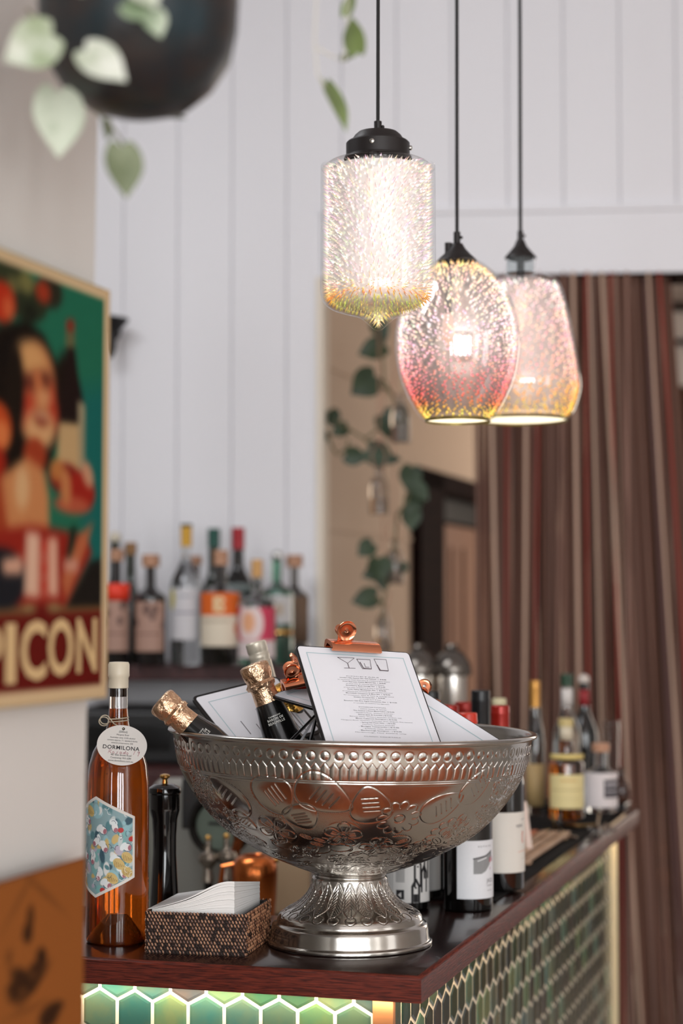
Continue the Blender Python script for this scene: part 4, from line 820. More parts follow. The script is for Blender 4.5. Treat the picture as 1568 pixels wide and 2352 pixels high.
wv = TRf - TLf; hv = BLf - TLf; hv = hv - wv * (hv.dot(wv) / wv.dot(wv)); w_ = wv.length
t, pg, CT = clipboard('menu_clipboard', 'large front clipboard with white cocktail menu and copper clip', TLf, wv, hv, w_, hv.length + .022, m=.0022)
L = [('COCKTAILS', .055, 0), ("Lonely's Hills Season Gin 'Old Fashion'  |  $18.00", .078, 1), ('w/ vermouth, fresh lime juice & cranberry lime bitters', .088, 0), ('Picon Espresso Classic Martini Gin  |  $18.00', .072, 1), ('w/ lime juice & seasonal garnish bitters', .064, 0), ('Strawberry Basil Garage Gin  |  $16.00', .066, 1), ('w/ lime juice, strawberry & mint in garnish bitters', .076, 0), ('Rose Valley Manhattan Gin  |  $18.00', .064, 1), ('w/ raspberry lime vermouth & rose rosemary lime juice', .084, 0), ('Marmalade Cinnamon & Mint Gin  |  $18.00', .074, 1), ('w/ cinnamon, lime & mint & orange juice', .084, 0), ('Smokin Orchard Gin  |  $18.00', .052, 1), ('w/ orange fruit & lime', .036, 0), ("Bourke's Hill Dry Aged Cinnamon Gin  |  $14.00", .088, 1), ('w/ cucumber & cranberry mint light tonic', .060, 0), ('', 0, 0), ('INTERNATIONAL', .046, 0), ('- select wines & spirits -', .050, 0), ('The Author | Pinot Mourvedre | $10.00', .068, 1), ('- Margaret River, Western Australia -', .066, 0), ('Shiraz Jack & Cordell | $10.00', .056, 1), ('Barossa Valley, Western Australia, medium, soft', .086, 0), ('Moon Cabernet Sauvignon | $10.00', .068, 1), ('Margaret River Western Australia, firm, elegant, fine tannins', .118, 0), ('- Spring Hill Pinot Noir - | $12.00', .058, 1), ('Tasmania, Southern Australia', .054, 0), ('- Mudgee Tempranillo | $10.00', .066, 1), ('- Adelaide Hills, Australia', .056, 0), ('- Marlborough Sauvignon - | $10.00', .070, 1), ('Marlborough, New Zealand, crisp', .084, 0), ('', 0, 0), ('CLASSIC COCKTAILS', .06, 0)]
wr = w_ / .14; textlines(pg, [(a, b * wr * .74, c) for a, b, c in L], w_, -.0410, .00275); 
pg.children[-1].location = (0, 0, 0)
mb = MB()
def gl(pts, r=.00032): mb.tube([(x * w_, y * w_, .0005) for x, y in pts], r, 4)
y0 = -.10
gl([(.33, y0), (.48, y0 + .002)]); gl([(.33, y0), (.405, y0 - .06), (.48, y0)]); gl([(.405, y0 - .06), (.405, y0 - .115)], .0005); gl([(.36, y0 - .115), (.46, y0 - .112)])
gl([(.50, y0 - .008), (.62, y0 - .006), (.605, y0 - .11), (.525, y0 - .112), (.50, y0 - .008)], .0004); gl([(.52, y0 - .04), (.535, y0 - .105), (.60, y0 - .108)], .0006); gl([(.555, y0 - .05), (.557, y0 - .09), (.59, y0 - .092)])
gl([(.66, y0 + .004), (.77, y0 + .006), (.755, y0 - .12), (.675, y0 - .122), (.66, y0 + .004)]); gl([(.668, y0 - .06), (.682, y0 - .118), (.75, y0 - .12)], .0007)
mb.build('glass_drawings', mat('sketch_grey', (96, 84, 88), .7), pg)
def clip(parent, T, L_=.056, s=1.0, name='bulldog_clip'):
    """spring clip: folded bar along x, disc handle standing up, second handle behind"""
    mb = MB(); r = .0052 * s
    prof = [(.0065, -.004), (.0078, -.0015), (.0075, .0025), (.0050, .006), (.0020, .0095), (-.001, .0105), (-.0050, .0085), (-.0085, .003), (-.0085, -.001), (-.0065, -.004), (-.0055, -.001), (-.0062, .002), (-.0030, .0062), (.0010, .0062), (.0040, .0020), (.0050, -.0010), (.0045, -.0035)]
    prof = [(a * s * 1.15, b * s * 1.45) for a, b in prof]; n_ = len(prof)
    mb.add([(x, b, a) for x in (0, L_) for a, b in prof], [tuple((i, (i + 1) % n_, n_ + (i + 1) % n_, n_ + i)) for i in range(n_)] + [tuple(range(n_ - 1, -1, -1)), tuple(range(n_, 2 * n_))], T)
    o = mb.build(name, copper, parent, ang=30)
    mb = MB(); hx_ = L_ * .44; hw = .0075 * s
    H1 = T @ Matrix.Translation((hx_, .008 * s, .001 * s)) @ Matrix.Rotation(math.radians(-8), 4, 'X')
    mb.add([(-hw * 1.15, 0, 0), (hw * 1.15, 0, 0), (hw * .85, .013 * s, .002 * s), (-hw * .85, .013 * s, .002 * s), (-hw * 1.15, 0, -.001), (hw * 1.15, 0, -.001), (hw * .85, .013 * s, .001 * s), (-hw * .85, .013 * s, .001 * s)], [(0, 1, 2, 3), (7, 6, 5, 4), (0, 3, 7, 4), (1, 5, 6, 2), (3, 2, 6, 7), (0, 4, 5, 1)], H1)
    DT = H1 @ Matrix.Translation((0, .0185 * s, .0022 * s)); R1 = .0100 * s; n_ = 36
    rings = [(R1 * .22, .0004), (R1 * .24, .0009), (R1 * .62, .0005), (R1 * .80, .0007), (R1, .0018), (R1 * 1.03, .0009), (R1 * 1.0, -.0004), (R1 * .22, -.0006)]
    mb.add([(a * math.cos(2 * PI * i / n_), a * math.sin(2 * PI * i / n_), z) for a, z in rings for i in range(n_)], [(j % 8 * n_ + i, j % 8 * n_ + (i + 1) % n_, (j + 1) % 8 * n_ + (i + 1) % n_, (j + 1) % 8 * n_ + i) for j in range(8) for i in range(n_)], DT)
    mb.build('front_handle', copper, o)
    mb = MB(); H2_ = T @ Matrix.Translation((hx_ * .8, .008 * s, -.004 * s)) @ Matrix.Rotation(math.radians(62), 4, 'X')
    mb.add([(-hw, 0, 0), (hw, 0, 0), (hw, .013 * s, 0), (-hw, .013 * s, 0), (-hw, 0, -.001), (hw, 0, -.001), (hw, .013 * s, -.001), (-hw, .013 * s, -.001)], [(0, 1, 2, 3), (7, 6, 5, 4), (0, 3, 7, 4), (1, 5, 6, 2), (3, 2, 6, 7), (0, 4, 5, 1)], H2_)
    DT2 = H2_ @ Matrix.Translation((0, .0185 * s, 0)); mb.add([(a * math.cos(2 * PI * i / n_), a * math.sin(2 * PI * i / n_), z) for a, z in rings for i in range(n_)], [(j % 8 * n_ + i, j % 8 * n_ + (i + 1) % n_, (j + 1) % 8 * n_ + (i + 1) % n_, (j + 1) % 8 * n_ + i) for j in range(8) for i in range(n_)], DT2)
    mb.build('rear_handle', copper, o); return o
c0 = thing('bulldog_clip', 'copper bulldog clip gripping the top edge of the large front menu', 'clip', CT @ Vector((w_ * .275, -.0035, 0)), CT.to_3x3())
c0x = clip(c0, Matrix.Identity(4), w_ * .44, 1.12, 'clip_body')

# left rear menu
TL2_ = P3(448, 1603, 2.155); TR2_ = P3(640, 1555, 2.22); BL2_ = P3(478, 1672, 2.12); wv2 = TR2_ - TL2_; hv2 = BL2_ - TL2_; hv2 = hv2 - wv2 * (hv2.dot(wv2) / wv2.dot(wv2))
t, pg, T_ = clipboard('menu_clipboard', 'clipboard with white menu leaning at the back left between two champagne bottles', TL2_, wv2, hv2, .112, .095, m=.0040, rule=.011)
mb = MB()
for k, (x, l0, l1) in enumerate(((.030, .052, .075), (.045, .062, .09), (.052, .068, .09), (.058, .040, .09), (.064, .064, .09), (.070, .053, .09), (.076, .062, .09), (.084, .036, .09), (.091, .045, .09), (.096, .038, .09))): mb.box((x, -l1, .0003), (x + .0011, -l0, .0004))
mb.build('menu_text', greyink, pg, smooth=False)
# right rear menu
TL3 = P3(950, 1575, 2.13); TR3 = P3(1150, 1702, 2.10); wv3 = TR3 - TL3; hv3 = Vector((-.55, -.35, -.62)); hv3 = hv3 - wv3 * (hv3.dot(wv3) / wv3.dot(wv3))
t, pg, T_ = clipboard('menu_clipboard', 'clipboard leaning at the right with its blank white menu corner over the rim', TL3, wv3, hv3, wv3.length, .075, m=.0012, rule=.011)
cc = thing('bulldog_clip', 'small copper clip disc peeking out right of the large front menu', 'clip', P3(972, 1602, 2.16), T3((0, 0, 0), (1, .1, -.3), (0.1, .2, 1)).to_3x3()); clip(cc, Matrix.Translation((-.02, -.010, 0)), .04, .85, 'clip_body')
# small dark board in the middle
TL4 = P3(628, 1596, 2.09); TR4 = P3(700, 1570, 2.13); BL4 = P3(735, 1648, 2.02); wv4 = TR4 - TL4; hv4 = BL4 - TL4; hv4 = hv4 - wv4 * (hv4.dot(wv4) / wv4.dot(wv4))
t, pg, T_ = clipboard('menu_clipboard', 'small dark clipboard wedged between the upright champagne bottle and front menu', TL4, wv4, hv4, .085, .090, m=.0036, rule=.010, pm=mat('shaded_page', (214, 214, 220), .3, coat=.3))
cc = thing('bulldog_clip', 'copper clip with raised triangular jaw above the small dark clipboard', 'clip', P3(652, 1584, 2.10), T3((0, 0, 0), (1, .3, .22), (-.2, .5, .8)).to_3x3()); clip(cc, Matrix.Identity(4), .036, .9, 'clip_body')
cc = thing('bulldog_clip', 'dark copper clip standing on edge left of the front menu', 'clip', P3(690, 1560, 2.13), T3((0, 0, 0), (.35, .9, -.1), (-.42, .1, .9)).to_3x3()); clip(cc, Matrix.Translation((-.01, -.004, 0)), .03, 1.0, 'clip_body')
# three narrow boards fanned behind the front menu
for i, (a, b, wd_, dY, lab, pm) in enumerate((((735, 1632), (656, 1712), .017, 2.03, 'black clipboard edge fanned lowest behind the front menu', None), ((728, 1640), (683, 1716), .006, 2.06, 'white menu edge fanned behind the front menu', page_m), ((730, 1640), (712, 1716), .012, 2.075, 'upright black clipboard edge beside the front menu', None))):
    p, q = P3(a[0], a[1], dY + .03), P3(b[0], b[1], dY); T = T3(p, q - p, (0.2, -.8, .3)); mb = MB(); L0 = (q - p).length + .012; mb.box((0, -wd_, -.001), (L0, 0, .0015)); 
    o = mb.build('menu_clipboard', pm or board_m, None, bevel=.0006); o.matrix_world = T; tag(o, lab, 'clipboard')

# ------------------------------------------------------------ pendant lamps
lamp_black = mat('lamp_metal', (34, 29, 28), .45, .2); cordm = mat('black_cord', (22, 20, 20), .7)
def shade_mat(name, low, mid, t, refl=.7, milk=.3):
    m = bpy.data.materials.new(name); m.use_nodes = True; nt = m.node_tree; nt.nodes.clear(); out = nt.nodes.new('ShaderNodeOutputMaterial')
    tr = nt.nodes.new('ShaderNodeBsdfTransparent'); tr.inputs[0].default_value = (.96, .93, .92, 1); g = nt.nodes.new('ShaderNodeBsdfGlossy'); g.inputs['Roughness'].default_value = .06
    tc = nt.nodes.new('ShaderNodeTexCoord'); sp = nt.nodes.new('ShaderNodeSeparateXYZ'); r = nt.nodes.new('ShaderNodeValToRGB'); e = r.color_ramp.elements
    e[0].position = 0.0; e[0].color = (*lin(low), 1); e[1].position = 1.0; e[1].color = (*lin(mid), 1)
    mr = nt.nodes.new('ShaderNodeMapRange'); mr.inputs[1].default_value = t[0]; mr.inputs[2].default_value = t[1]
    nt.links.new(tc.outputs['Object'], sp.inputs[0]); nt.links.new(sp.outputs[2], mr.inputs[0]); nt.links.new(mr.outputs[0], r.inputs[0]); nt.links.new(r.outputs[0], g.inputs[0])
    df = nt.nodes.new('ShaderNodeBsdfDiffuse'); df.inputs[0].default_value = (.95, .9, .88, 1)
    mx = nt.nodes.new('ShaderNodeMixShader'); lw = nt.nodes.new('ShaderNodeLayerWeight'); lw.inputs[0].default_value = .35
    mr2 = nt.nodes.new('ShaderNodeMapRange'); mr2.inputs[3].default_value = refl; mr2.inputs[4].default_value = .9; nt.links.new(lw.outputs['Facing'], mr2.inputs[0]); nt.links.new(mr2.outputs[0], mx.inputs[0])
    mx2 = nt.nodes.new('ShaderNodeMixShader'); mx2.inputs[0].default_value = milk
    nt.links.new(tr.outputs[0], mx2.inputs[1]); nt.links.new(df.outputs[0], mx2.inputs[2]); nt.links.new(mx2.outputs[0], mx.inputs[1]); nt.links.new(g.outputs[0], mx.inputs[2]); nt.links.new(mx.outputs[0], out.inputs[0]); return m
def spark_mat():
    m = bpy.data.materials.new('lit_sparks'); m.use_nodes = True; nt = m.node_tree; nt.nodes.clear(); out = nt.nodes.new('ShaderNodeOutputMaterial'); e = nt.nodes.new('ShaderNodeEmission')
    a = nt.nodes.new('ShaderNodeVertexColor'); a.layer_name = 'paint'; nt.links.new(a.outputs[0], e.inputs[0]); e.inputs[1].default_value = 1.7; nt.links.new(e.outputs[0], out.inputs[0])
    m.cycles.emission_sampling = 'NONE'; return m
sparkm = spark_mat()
def outer_glass():
    m = bpy.data.materials.new('clear_lamp_glass'); m.use_nodes = True; nt = m.node_tree; nt.nodes.clear(); out = nt.nodes.new('ShaderNodeOutputMaterial'); tr = nt.nodes.new('ShaderNodeBsdfTransparent'); g = nt.nodes.new('ShaderNodeBsdfGlossy'); g.inputs['Roughness'].default_value = .03
    lw = nt.nodes.new('ShaderNodeLayerWeight'); lw.inputs[0].default_value = .5; pw_ = nt.nodes.new('ShaderNodeMapRange'); pw_.inputs[1].default_value = .55; pw_.inputs[2].default_value = 1.0; pw_.inputs[3].default_value = .018; pw_.inputs[4].default_value = .45; nt.links.new(lw.outputs['Facing'], pw_.inputs[0]); mx = nt.nodes.new('ShaderNodeMixShader'); nt.links.new(pw_.outputs[0], mx.inputs[0]); nt.links.new(tr.outputs[0], mx.inputs[1]); nt.links.new(g.outputs[0], mx.inputs[2]); nt.links.new(mx.outputs[0], out.inputs[0]); return m
lampglass = outer_glass()
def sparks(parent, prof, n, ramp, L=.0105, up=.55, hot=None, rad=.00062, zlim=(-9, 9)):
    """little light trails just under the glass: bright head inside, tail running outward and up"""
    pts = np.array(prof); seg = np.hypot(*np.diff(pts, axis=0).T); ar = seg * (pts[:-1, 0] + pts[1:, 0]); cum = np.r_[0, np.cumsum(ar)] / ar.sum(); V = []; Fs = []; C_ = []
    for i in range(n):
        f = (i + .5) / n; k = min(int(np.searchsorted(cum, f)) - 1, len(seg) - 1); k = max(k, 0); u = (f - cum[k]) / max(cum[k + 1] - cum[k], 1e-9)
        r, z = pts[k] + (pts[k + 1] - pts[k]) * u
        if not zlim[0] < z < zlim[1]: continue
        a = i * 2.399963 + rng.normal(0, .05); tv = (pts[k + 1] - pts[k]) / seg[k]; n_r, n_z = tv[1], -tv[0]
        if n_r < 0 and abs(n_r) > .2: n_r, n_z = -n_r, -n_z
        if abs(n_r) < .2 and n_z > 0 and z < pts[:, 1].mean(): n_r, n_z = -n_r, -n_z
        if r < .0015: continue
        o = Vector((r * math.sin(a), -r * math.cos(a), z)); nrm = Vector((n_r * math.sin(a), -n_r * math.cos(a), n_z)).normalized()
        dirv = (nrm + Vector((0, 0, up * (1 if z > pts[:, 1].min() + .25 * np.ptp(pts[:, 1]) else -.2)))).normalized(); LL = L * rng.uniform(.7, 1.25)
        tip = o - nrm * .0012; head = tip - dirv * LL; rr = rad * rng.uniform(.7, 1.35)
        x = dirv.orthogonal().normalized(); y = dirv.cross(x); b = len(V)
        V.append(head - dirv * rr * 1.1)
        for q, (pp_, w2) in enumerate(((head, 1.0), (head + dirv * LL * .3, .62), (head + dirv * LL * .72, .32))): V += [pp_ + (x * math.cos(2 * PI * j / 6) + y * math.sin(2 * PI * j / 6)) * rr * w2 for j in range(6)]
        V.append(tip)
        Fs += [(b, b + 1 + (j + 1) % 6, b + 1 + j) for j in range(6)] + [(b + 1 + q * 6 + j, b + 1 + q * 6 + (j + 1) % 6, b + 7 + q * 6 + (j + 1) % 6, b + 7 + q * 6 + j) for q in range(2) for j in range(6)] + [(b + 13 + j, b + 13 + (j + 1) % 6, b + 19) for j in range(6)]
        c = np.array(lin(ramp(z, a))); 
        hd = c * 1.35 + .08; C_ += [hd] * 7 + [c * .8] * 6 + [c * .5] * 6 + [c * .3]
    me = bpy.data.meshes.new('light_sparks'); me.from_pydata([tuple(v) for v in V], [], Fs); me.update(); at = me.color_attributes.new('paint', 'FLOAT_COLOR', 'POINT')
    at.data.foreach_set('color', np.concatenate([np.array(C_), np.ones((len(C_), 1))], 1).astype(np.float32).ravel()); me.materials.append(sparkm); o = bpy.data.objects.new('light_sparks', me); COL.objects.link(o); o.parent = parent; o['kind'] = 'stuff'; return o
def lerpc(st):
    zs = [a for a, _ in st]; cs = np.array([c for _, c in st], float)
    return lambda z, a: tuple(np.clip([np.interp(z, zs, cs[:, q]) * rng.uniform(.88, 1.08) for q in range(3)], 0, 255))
def pendant(label, px, Y, ys, prof_px, cap_px, grip, mats_, ramp_px, n, opening=None, bulb=None, neckglass=None, L=.0105, up=.5, power=1.5, zl=None, rad=.00062):
    o_ = W(px, ys, Y); s = Y / F; t = thing('pendant_lamp', label, 'pendant lamp', o_)
    def zz(y): return W(px, y, Y).z - o_.z
    prof = [(r * s, zz(y)) for r, y in prof_px]; sp, _ = smooth_prof(prof, 90)
    mb = MB(); mb.lathe([tuple(v) for v in sp], 72, cap0=False, cap1=False); sh = mb.build('glass_shade', lampglass, t, ang=80)
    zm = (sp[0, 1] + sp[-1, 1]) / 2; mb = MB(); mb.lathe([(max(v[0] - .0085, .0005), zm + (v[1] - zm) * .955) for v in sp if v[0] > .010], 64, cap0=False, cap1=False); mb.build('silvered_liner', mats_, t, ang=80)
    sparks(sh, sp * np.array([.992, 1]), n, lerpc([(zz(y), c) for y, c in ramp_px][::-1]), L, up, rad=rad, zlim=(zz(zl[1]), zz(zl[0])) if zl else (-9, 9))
    mb = MB(); mb.lathe([(r * s, zz(y)) for r, y in cap_px], 48, cap0=False); mb.build('lamp_cap', lamp_black, t, ang=30)
    mb = MB(); mb.lathe([(grip[0] * s, zz(grip[2])), (grip[0] * s, zz(grip[1]))], 20); mb.ball((grip[0] * s * 1.25, 0, (zz(grip[2]) + zz(grip[1])) / 2), .0022, 6); mb.build('cord_grip', lamp_black, t)
    mb = MB(); mb.tube([(0, 0, zz(grip[1])), (0.0008, 0, zz(grip[1]) + .3), (0, 0, 2.948 - o_.z)], 4.2 * s * (1 if Y < 2.3 else 1.0), 10); mb.build('power_cord', cordm, t)
    if neckglass: mb = MB(); mb.lathe([(r * s, zz(y)) for r, y in neckglass], 40, cap0=False, cap1=False); mb.build('glass_neck', mat('thin_neck_glass', (214, 222, 224), .1, trans=.9, ior=1.1), t)
    if opening:
        r, y = opening; mb = MB(); mb.lathe([(.0004, zz(y) + .004), (r * s * .6, zz(y) + .004), (r * s * .97, zz(y) + .0022)], 48, cap0=False, cap1=False); mb.build('opening_glow', mat('opening_glow_emission', (255, 250, 232), .5, emit=(255, 240, 206), es=1.7), t)  # glowing disc stands for the lit inside of the shade at its opening
        mb = MB(); mb.lathe([(r * s, zz(y) + .003), (r * s * 1.015, zz(y) - .0006), (r * s * .985, zz(y) - .0008), (r * s * .975, zz(y) + .002)], 48, cap0=False, cap1=False); mb.build('glass_lip', mat('gilded_lip', (130, 116, 60), .3, .7), t)
    if bulb:
        bx_, y0, y1, r = bulb; mb = MB(); zc_ = (zz(y0) + zz(y1)) / 2; hl = (zz(y0) - zz(y1)) / 2
        mb.lathe([(.0004, -hl), (r * s * .5, -hl * .8), (r * s, -hl * .3), (r * s, hl * .4), (r * s * .6, hl * .8), (r * s * .5, hl)], 20, Matrix.Translation((bx_ * s, 0, zc_))); mb.build('light_bulb', mat('warm_bulb', (255, 236, 214), .5, emit=(255, 190, 164), es=.95), t)
        mb = MB(); mb.lathe([(r * s * .6, zc_ + hl * .9), (r * s * .6, zz(cap_px[-1][1]) - .0)], 16, Matrix.Translation((bx_ * s, 0, 0))); mb.build('bulb_holder', lamp_black, t)
    l = bpy.data.lights.new('bulb_light', 'POINT'); l.energy = power; l.color = (1, .78, .6); l.shadow_soft_size = .03; lo = bpy.data.objects.new('bulb_light', l); lo.parent = t; lo.location = (0, 0, (prof[0][1] + prof[-1][1]) / 2 + .01); COL.objects.link(lo)
    return t, zz, s
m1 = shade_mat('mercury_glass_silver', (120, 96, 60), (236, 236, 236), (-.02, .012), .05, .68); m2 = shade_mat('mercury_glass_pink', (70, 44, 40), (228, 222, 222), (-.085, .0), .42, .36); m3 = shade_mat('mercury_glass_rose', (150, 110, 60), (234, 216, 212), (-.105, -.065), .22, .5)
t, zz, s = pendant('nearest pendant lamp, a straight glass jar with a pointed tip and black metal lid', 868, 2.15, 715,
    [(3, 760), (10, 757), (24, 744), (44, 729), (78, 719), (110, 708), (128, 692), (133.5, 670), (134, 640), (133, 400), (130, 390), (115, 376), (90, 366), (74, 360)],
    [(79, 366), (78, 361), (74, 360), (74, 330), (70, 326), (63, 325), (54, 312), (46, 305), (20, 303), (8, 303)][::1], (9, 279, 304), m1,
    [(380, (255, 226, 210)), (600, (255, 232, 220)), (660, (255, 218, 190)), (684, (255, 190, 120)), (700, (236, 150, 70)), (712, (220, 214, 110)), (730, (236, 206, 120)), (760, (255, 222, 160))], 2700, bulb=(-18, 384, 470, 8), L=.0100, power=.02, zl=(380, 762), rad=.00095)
for q in (-.2, 1.45, 3.3):
    mb = MB(); mb.lathe([(.0028, 0), (.0028, .0022), (.0016, .0030)], 14, Matrix.Translation((74 * s * math.sin(q), -74 * s * math.cos(q), zz(342))) @ Matrix.Rotation(q, 4, 'Z') @ Matrix.Rotation(PI / 2, 4, 'X')); mb.build('screw', steel, t)
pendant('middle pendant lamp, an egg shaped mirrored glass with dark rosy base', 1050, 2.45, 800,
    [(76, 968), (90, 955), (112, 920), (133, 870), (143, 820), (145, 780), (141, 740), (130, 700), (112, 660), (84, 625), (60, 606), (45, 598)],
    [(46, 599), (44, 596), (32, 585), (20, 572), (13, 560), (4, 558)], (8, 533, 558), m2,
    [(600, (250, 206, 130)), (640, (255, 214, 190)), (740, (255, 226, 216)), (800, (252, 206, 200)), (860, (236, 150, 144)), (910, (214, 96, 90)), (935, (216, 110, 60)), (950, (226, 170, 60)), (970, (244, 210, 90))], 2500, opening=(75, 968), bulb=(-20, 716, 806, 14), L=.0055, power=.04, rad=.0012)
pendant('farthest pendant lamp, a flared glass flask with clear neck and golden base', 1196, 2.75, 790,
    [(108, 964), (124, 945), (137, 905), (139, 880), (134, 840), (120, 760), (104, 690), (92, 655), (80, 643), (60, 634), (38, 628)],
    [(37, 594), (36, 590), (26, 579), (15, 566), (10, 554), (4, 552)], (7, 531, 553), m3,
    [(640, (255, 226, 220)), (700, (255, 214, 204)), (800, (250, 190, 176)), (870, (246, 176, 150)), (900, (240, 164, 70)), (935, (230, 170, 50)), (964, (240, 190, 80))], 2100, opening=(107, 966), neckglass=[(34, 594), (34, 628), (38, 630)], bulb=(0, 650, 760, 16), L=.0055, power=.04, zl=(645, 966), rad=.0013)
# ------------------------------------------------------------ leaves
leaf_dark = mat('dark_leaf', (52, 70, 40), .45, noise=(30, .25, (34, 48, 28))); stem_m = mat('plant_stem', (96, 92, 62), .6)
def varieg(name, a, b, sc): return mat(name, a, .5, noise=(sc, .12, b))
leaf_var = varieg('variegated_leaf', (112, 130, 98), (182, 188, 170), 30); leaf_pale = varieg('cream_leaf', (132, 144, 112), (198, 199, 188), 30); leaf_mid = varieg('sage_leaf', (96, 104, 76), (128, 134, 108), 30)
leaf_olive = varieg('olive_leaf', (84, 96, 56), (122, 140, 82), 30)
def heart(mb, c, tipv, wv_, Ln, Wd, cup=.18):
    """heart-shaped leaf: c centre, tipv direction base->tip, wv_ sideways direction"""
    t = Vector(tipv).normalized(); s_ = Vector(wv_); s_ = (s_ - t * s_.dot(t)).normalized(); n_ = t.cross(s_); vs = []; R_ = 7; N_ = 24
    for j in range(R_ + 1):
        f = j / R_
        for i in range(N_):
            a = 2 * PI * i / N_; x = math.sin(a); y = math.cos(a)                     # y=1 tip
            px_ = x * (0.5 * Wd) * (1 - .30 * max(y, 0) ** 2 * 1.6 if y > 0 else 1); py_ = y * .5 * Ln * (1.12 if y > 0 else .92)
            px_ *= (1 - .55 * max(y, 0) ** 3)
            if y < -.75: py_ += (.16 * Ln) * ((-y - .75) / .25) * (1 - min(abs(x) * 2, 1))
            q = f; vs.append(Vector(c) + s_ * px_ * q + t * py_ * q + n_ * (cup * Wd * (abs(px_ * q) / Wd) ** 1.3 - .10 * Ln * (max(py_ * q, 0) / Ln) ** 2 * 2))
    fs = [(j * N_ + i, j * N_ + (i + 1) % N_, (j + 1) * N_ + (i + 1) % N_, (j + 1) * N_ + i) for j in range(R_) for i in range(N_)]
    mb.add(vs, fs); n0 = len(vs); mb.add([v - n_ * .0004 for v in vs], [tuple(reversed(f)) for f in fs])
def foliage(parent, name, m, leaves, Y, origin, stems=None):
    """leaves: (px, py, tip direction in picture degrees (0 = down, 90 = right), length px, width px, yaw)"""
    mb = MB()
    for i, lf in enumerate(leaves):
        px, py, a, L_, W_ = lf[:5]; yw = lf[5] if len(lf) > 5 else 0; Yl = Y + (lf[6] if len(lf) > 6 else rng.normal(0, .012)); s = Yl / F
        c = W(px, py, Yl) - origin; ar = math.radians(a); t = Vector((math.sin(ar), -.25, -math.cos(ar))); sd_ = Vector((math.cos(ar) * math.cos(yw), math.sin(yw), math.sin(ar) * math.cos(yw)))
        heart(mb, c, t, sd_, L_ * s, W_ * s)
    o = mb.build(name, m, parent, ang=80)
    if stems:
        mb = MB()
        for st in stems: mb.tube([W(x, y, Y) - origin for x, y in st], 3.0 * Y / F, 6)
        mb.build('stem', stem_m, parent)
    return o
# hanging pot in front of the partition
PY = 1.22; po = W(318, 20, PY); s = PY / F
pot_m = mat('dark_teal_glaze', (16, 34, 40), .34, noise=(22, .14, (48, 38, 34)), spec=.35); 
t = thing('hanging_pot', 'large round dark teal glazed pot hanging at the top left', 'planter', po); 
def zp(y): return W(318, y, PY).z - po.z
mb = MB(); mb.lathe([(.001, zp(266)), (60 * s, zp(263)), (118 * s, zp(246)), (175 * s, zp(200)), (214 * s, zp(140)), (230 * s, zp(70)), (234 * s, zp(0)), (228 * s, zp(-90)), (205 * s, zp(-160)), (198 * s, zp(-160)), (216 * s, zp(-90)), (218 * s, zp(0)), (150 * s, zp(180)), (.001, zp(240))], 64)
mb.build('glazed_bowl', pot_m, t)
mb = MB(); mb.lathe([(.001, zp(-128)), (206 * s, zp(-128)), (206 * s, zp(-134)), (.001, zp(-134))], 40); mb.build('soil', mat('soil', (40, 30, 24), .9), t)
mb = MB()
for a in (.5, 2.6, 4.7): mb.tube([(208 * s * math.sin(a), -208 * s * math.cos(a), zp(-158)), (.012 * math.sin(a), -.012 * math.cos(a), .55), (0, 0, 2.949 - po.z)], .0012, 6)
mb.build('hanging_cord', twine, t)
po2 = po + Vector((0, 0, zp(-128)))
t = thing('trailing_pothos', 'variegated trailing plant spilling from the hanging dark pot', 'plant', po2)
foliage(t, 'foliage', leaf_pale, [(82, 100, -56, 150, 118, .3, -.09), (228, 138, 52, 150, 92, .2, -.105), (330, -30, 30, 110, 90, .3, -.10)], PY, po2)
foliage(t, 'foliage', leaf_var, [(134, 262, 4, 190, 124, .35, -.02), (310, 20, 60, 90, 70, .3, -.095), (355, 45, 20, 86, 60, .2, -.095), (340, -70, 200, 120, 100, .1, -.08), (190, -60, 250, 130, 100, .1, -.06)], PY, po2)
foliage(t, 'foliage', leaf_mid, [(284, 376, 8, 150, 92, .35, -.02), (245, 290, 10, 64, 36, 1.0, 0), (380, 262, 80, 90, 30, .6, .05)], PY, po2,
        [[(90, 30), (150, 100), (190, 190), (215, 250), (262, 300), (285, 335)], [(60, 20), (80, 40)], [(240, -110), (150, -70), (90, 30)], [(250, -60), (262, 60), (240, 110)], [(330, -110), (300, -40), (320, 10)]])
# second trailing plant, far away near the ceiling
t0_ = W(745, -200, 1.32)
t = thing('trailing_pothos', 'trailing vine with olive leaves hanging left of the nearest lamp cord', 'plant', t0_)
foliage(t, 'foliage', leaf_olive, [(768, 228, 24, 152, 62, .9), (815, 92, 192, 96, 60, .6), (792, 132, 100, 30, 18), (800, 15, 160, 70, 34, .4), (770, -60, 20, 90, 60)], 1.32, t0_)
mb = MB()
for st in ([(720, -600), (722, -200), (726, 0), (722, 90), (728, 170), (745, 200)], [(790, -300), (800, -60), (796, 60), (790, 140), (760, 128), (728, 110)], [(760, -560), (765, -300), (790, -200), (800, -60)]): mb.tube([W(x, y, 1.32) - t0_ for x, y in st], .0007, 6)
mb.tube([(0, 0, W(760, -560, 1.32).z - t0_.z), (0, 0, 2.949 - t0_.z)], .0007, 6)
mb.build('stem', mat('pale_stem', (196, 190, 176), .7), t)
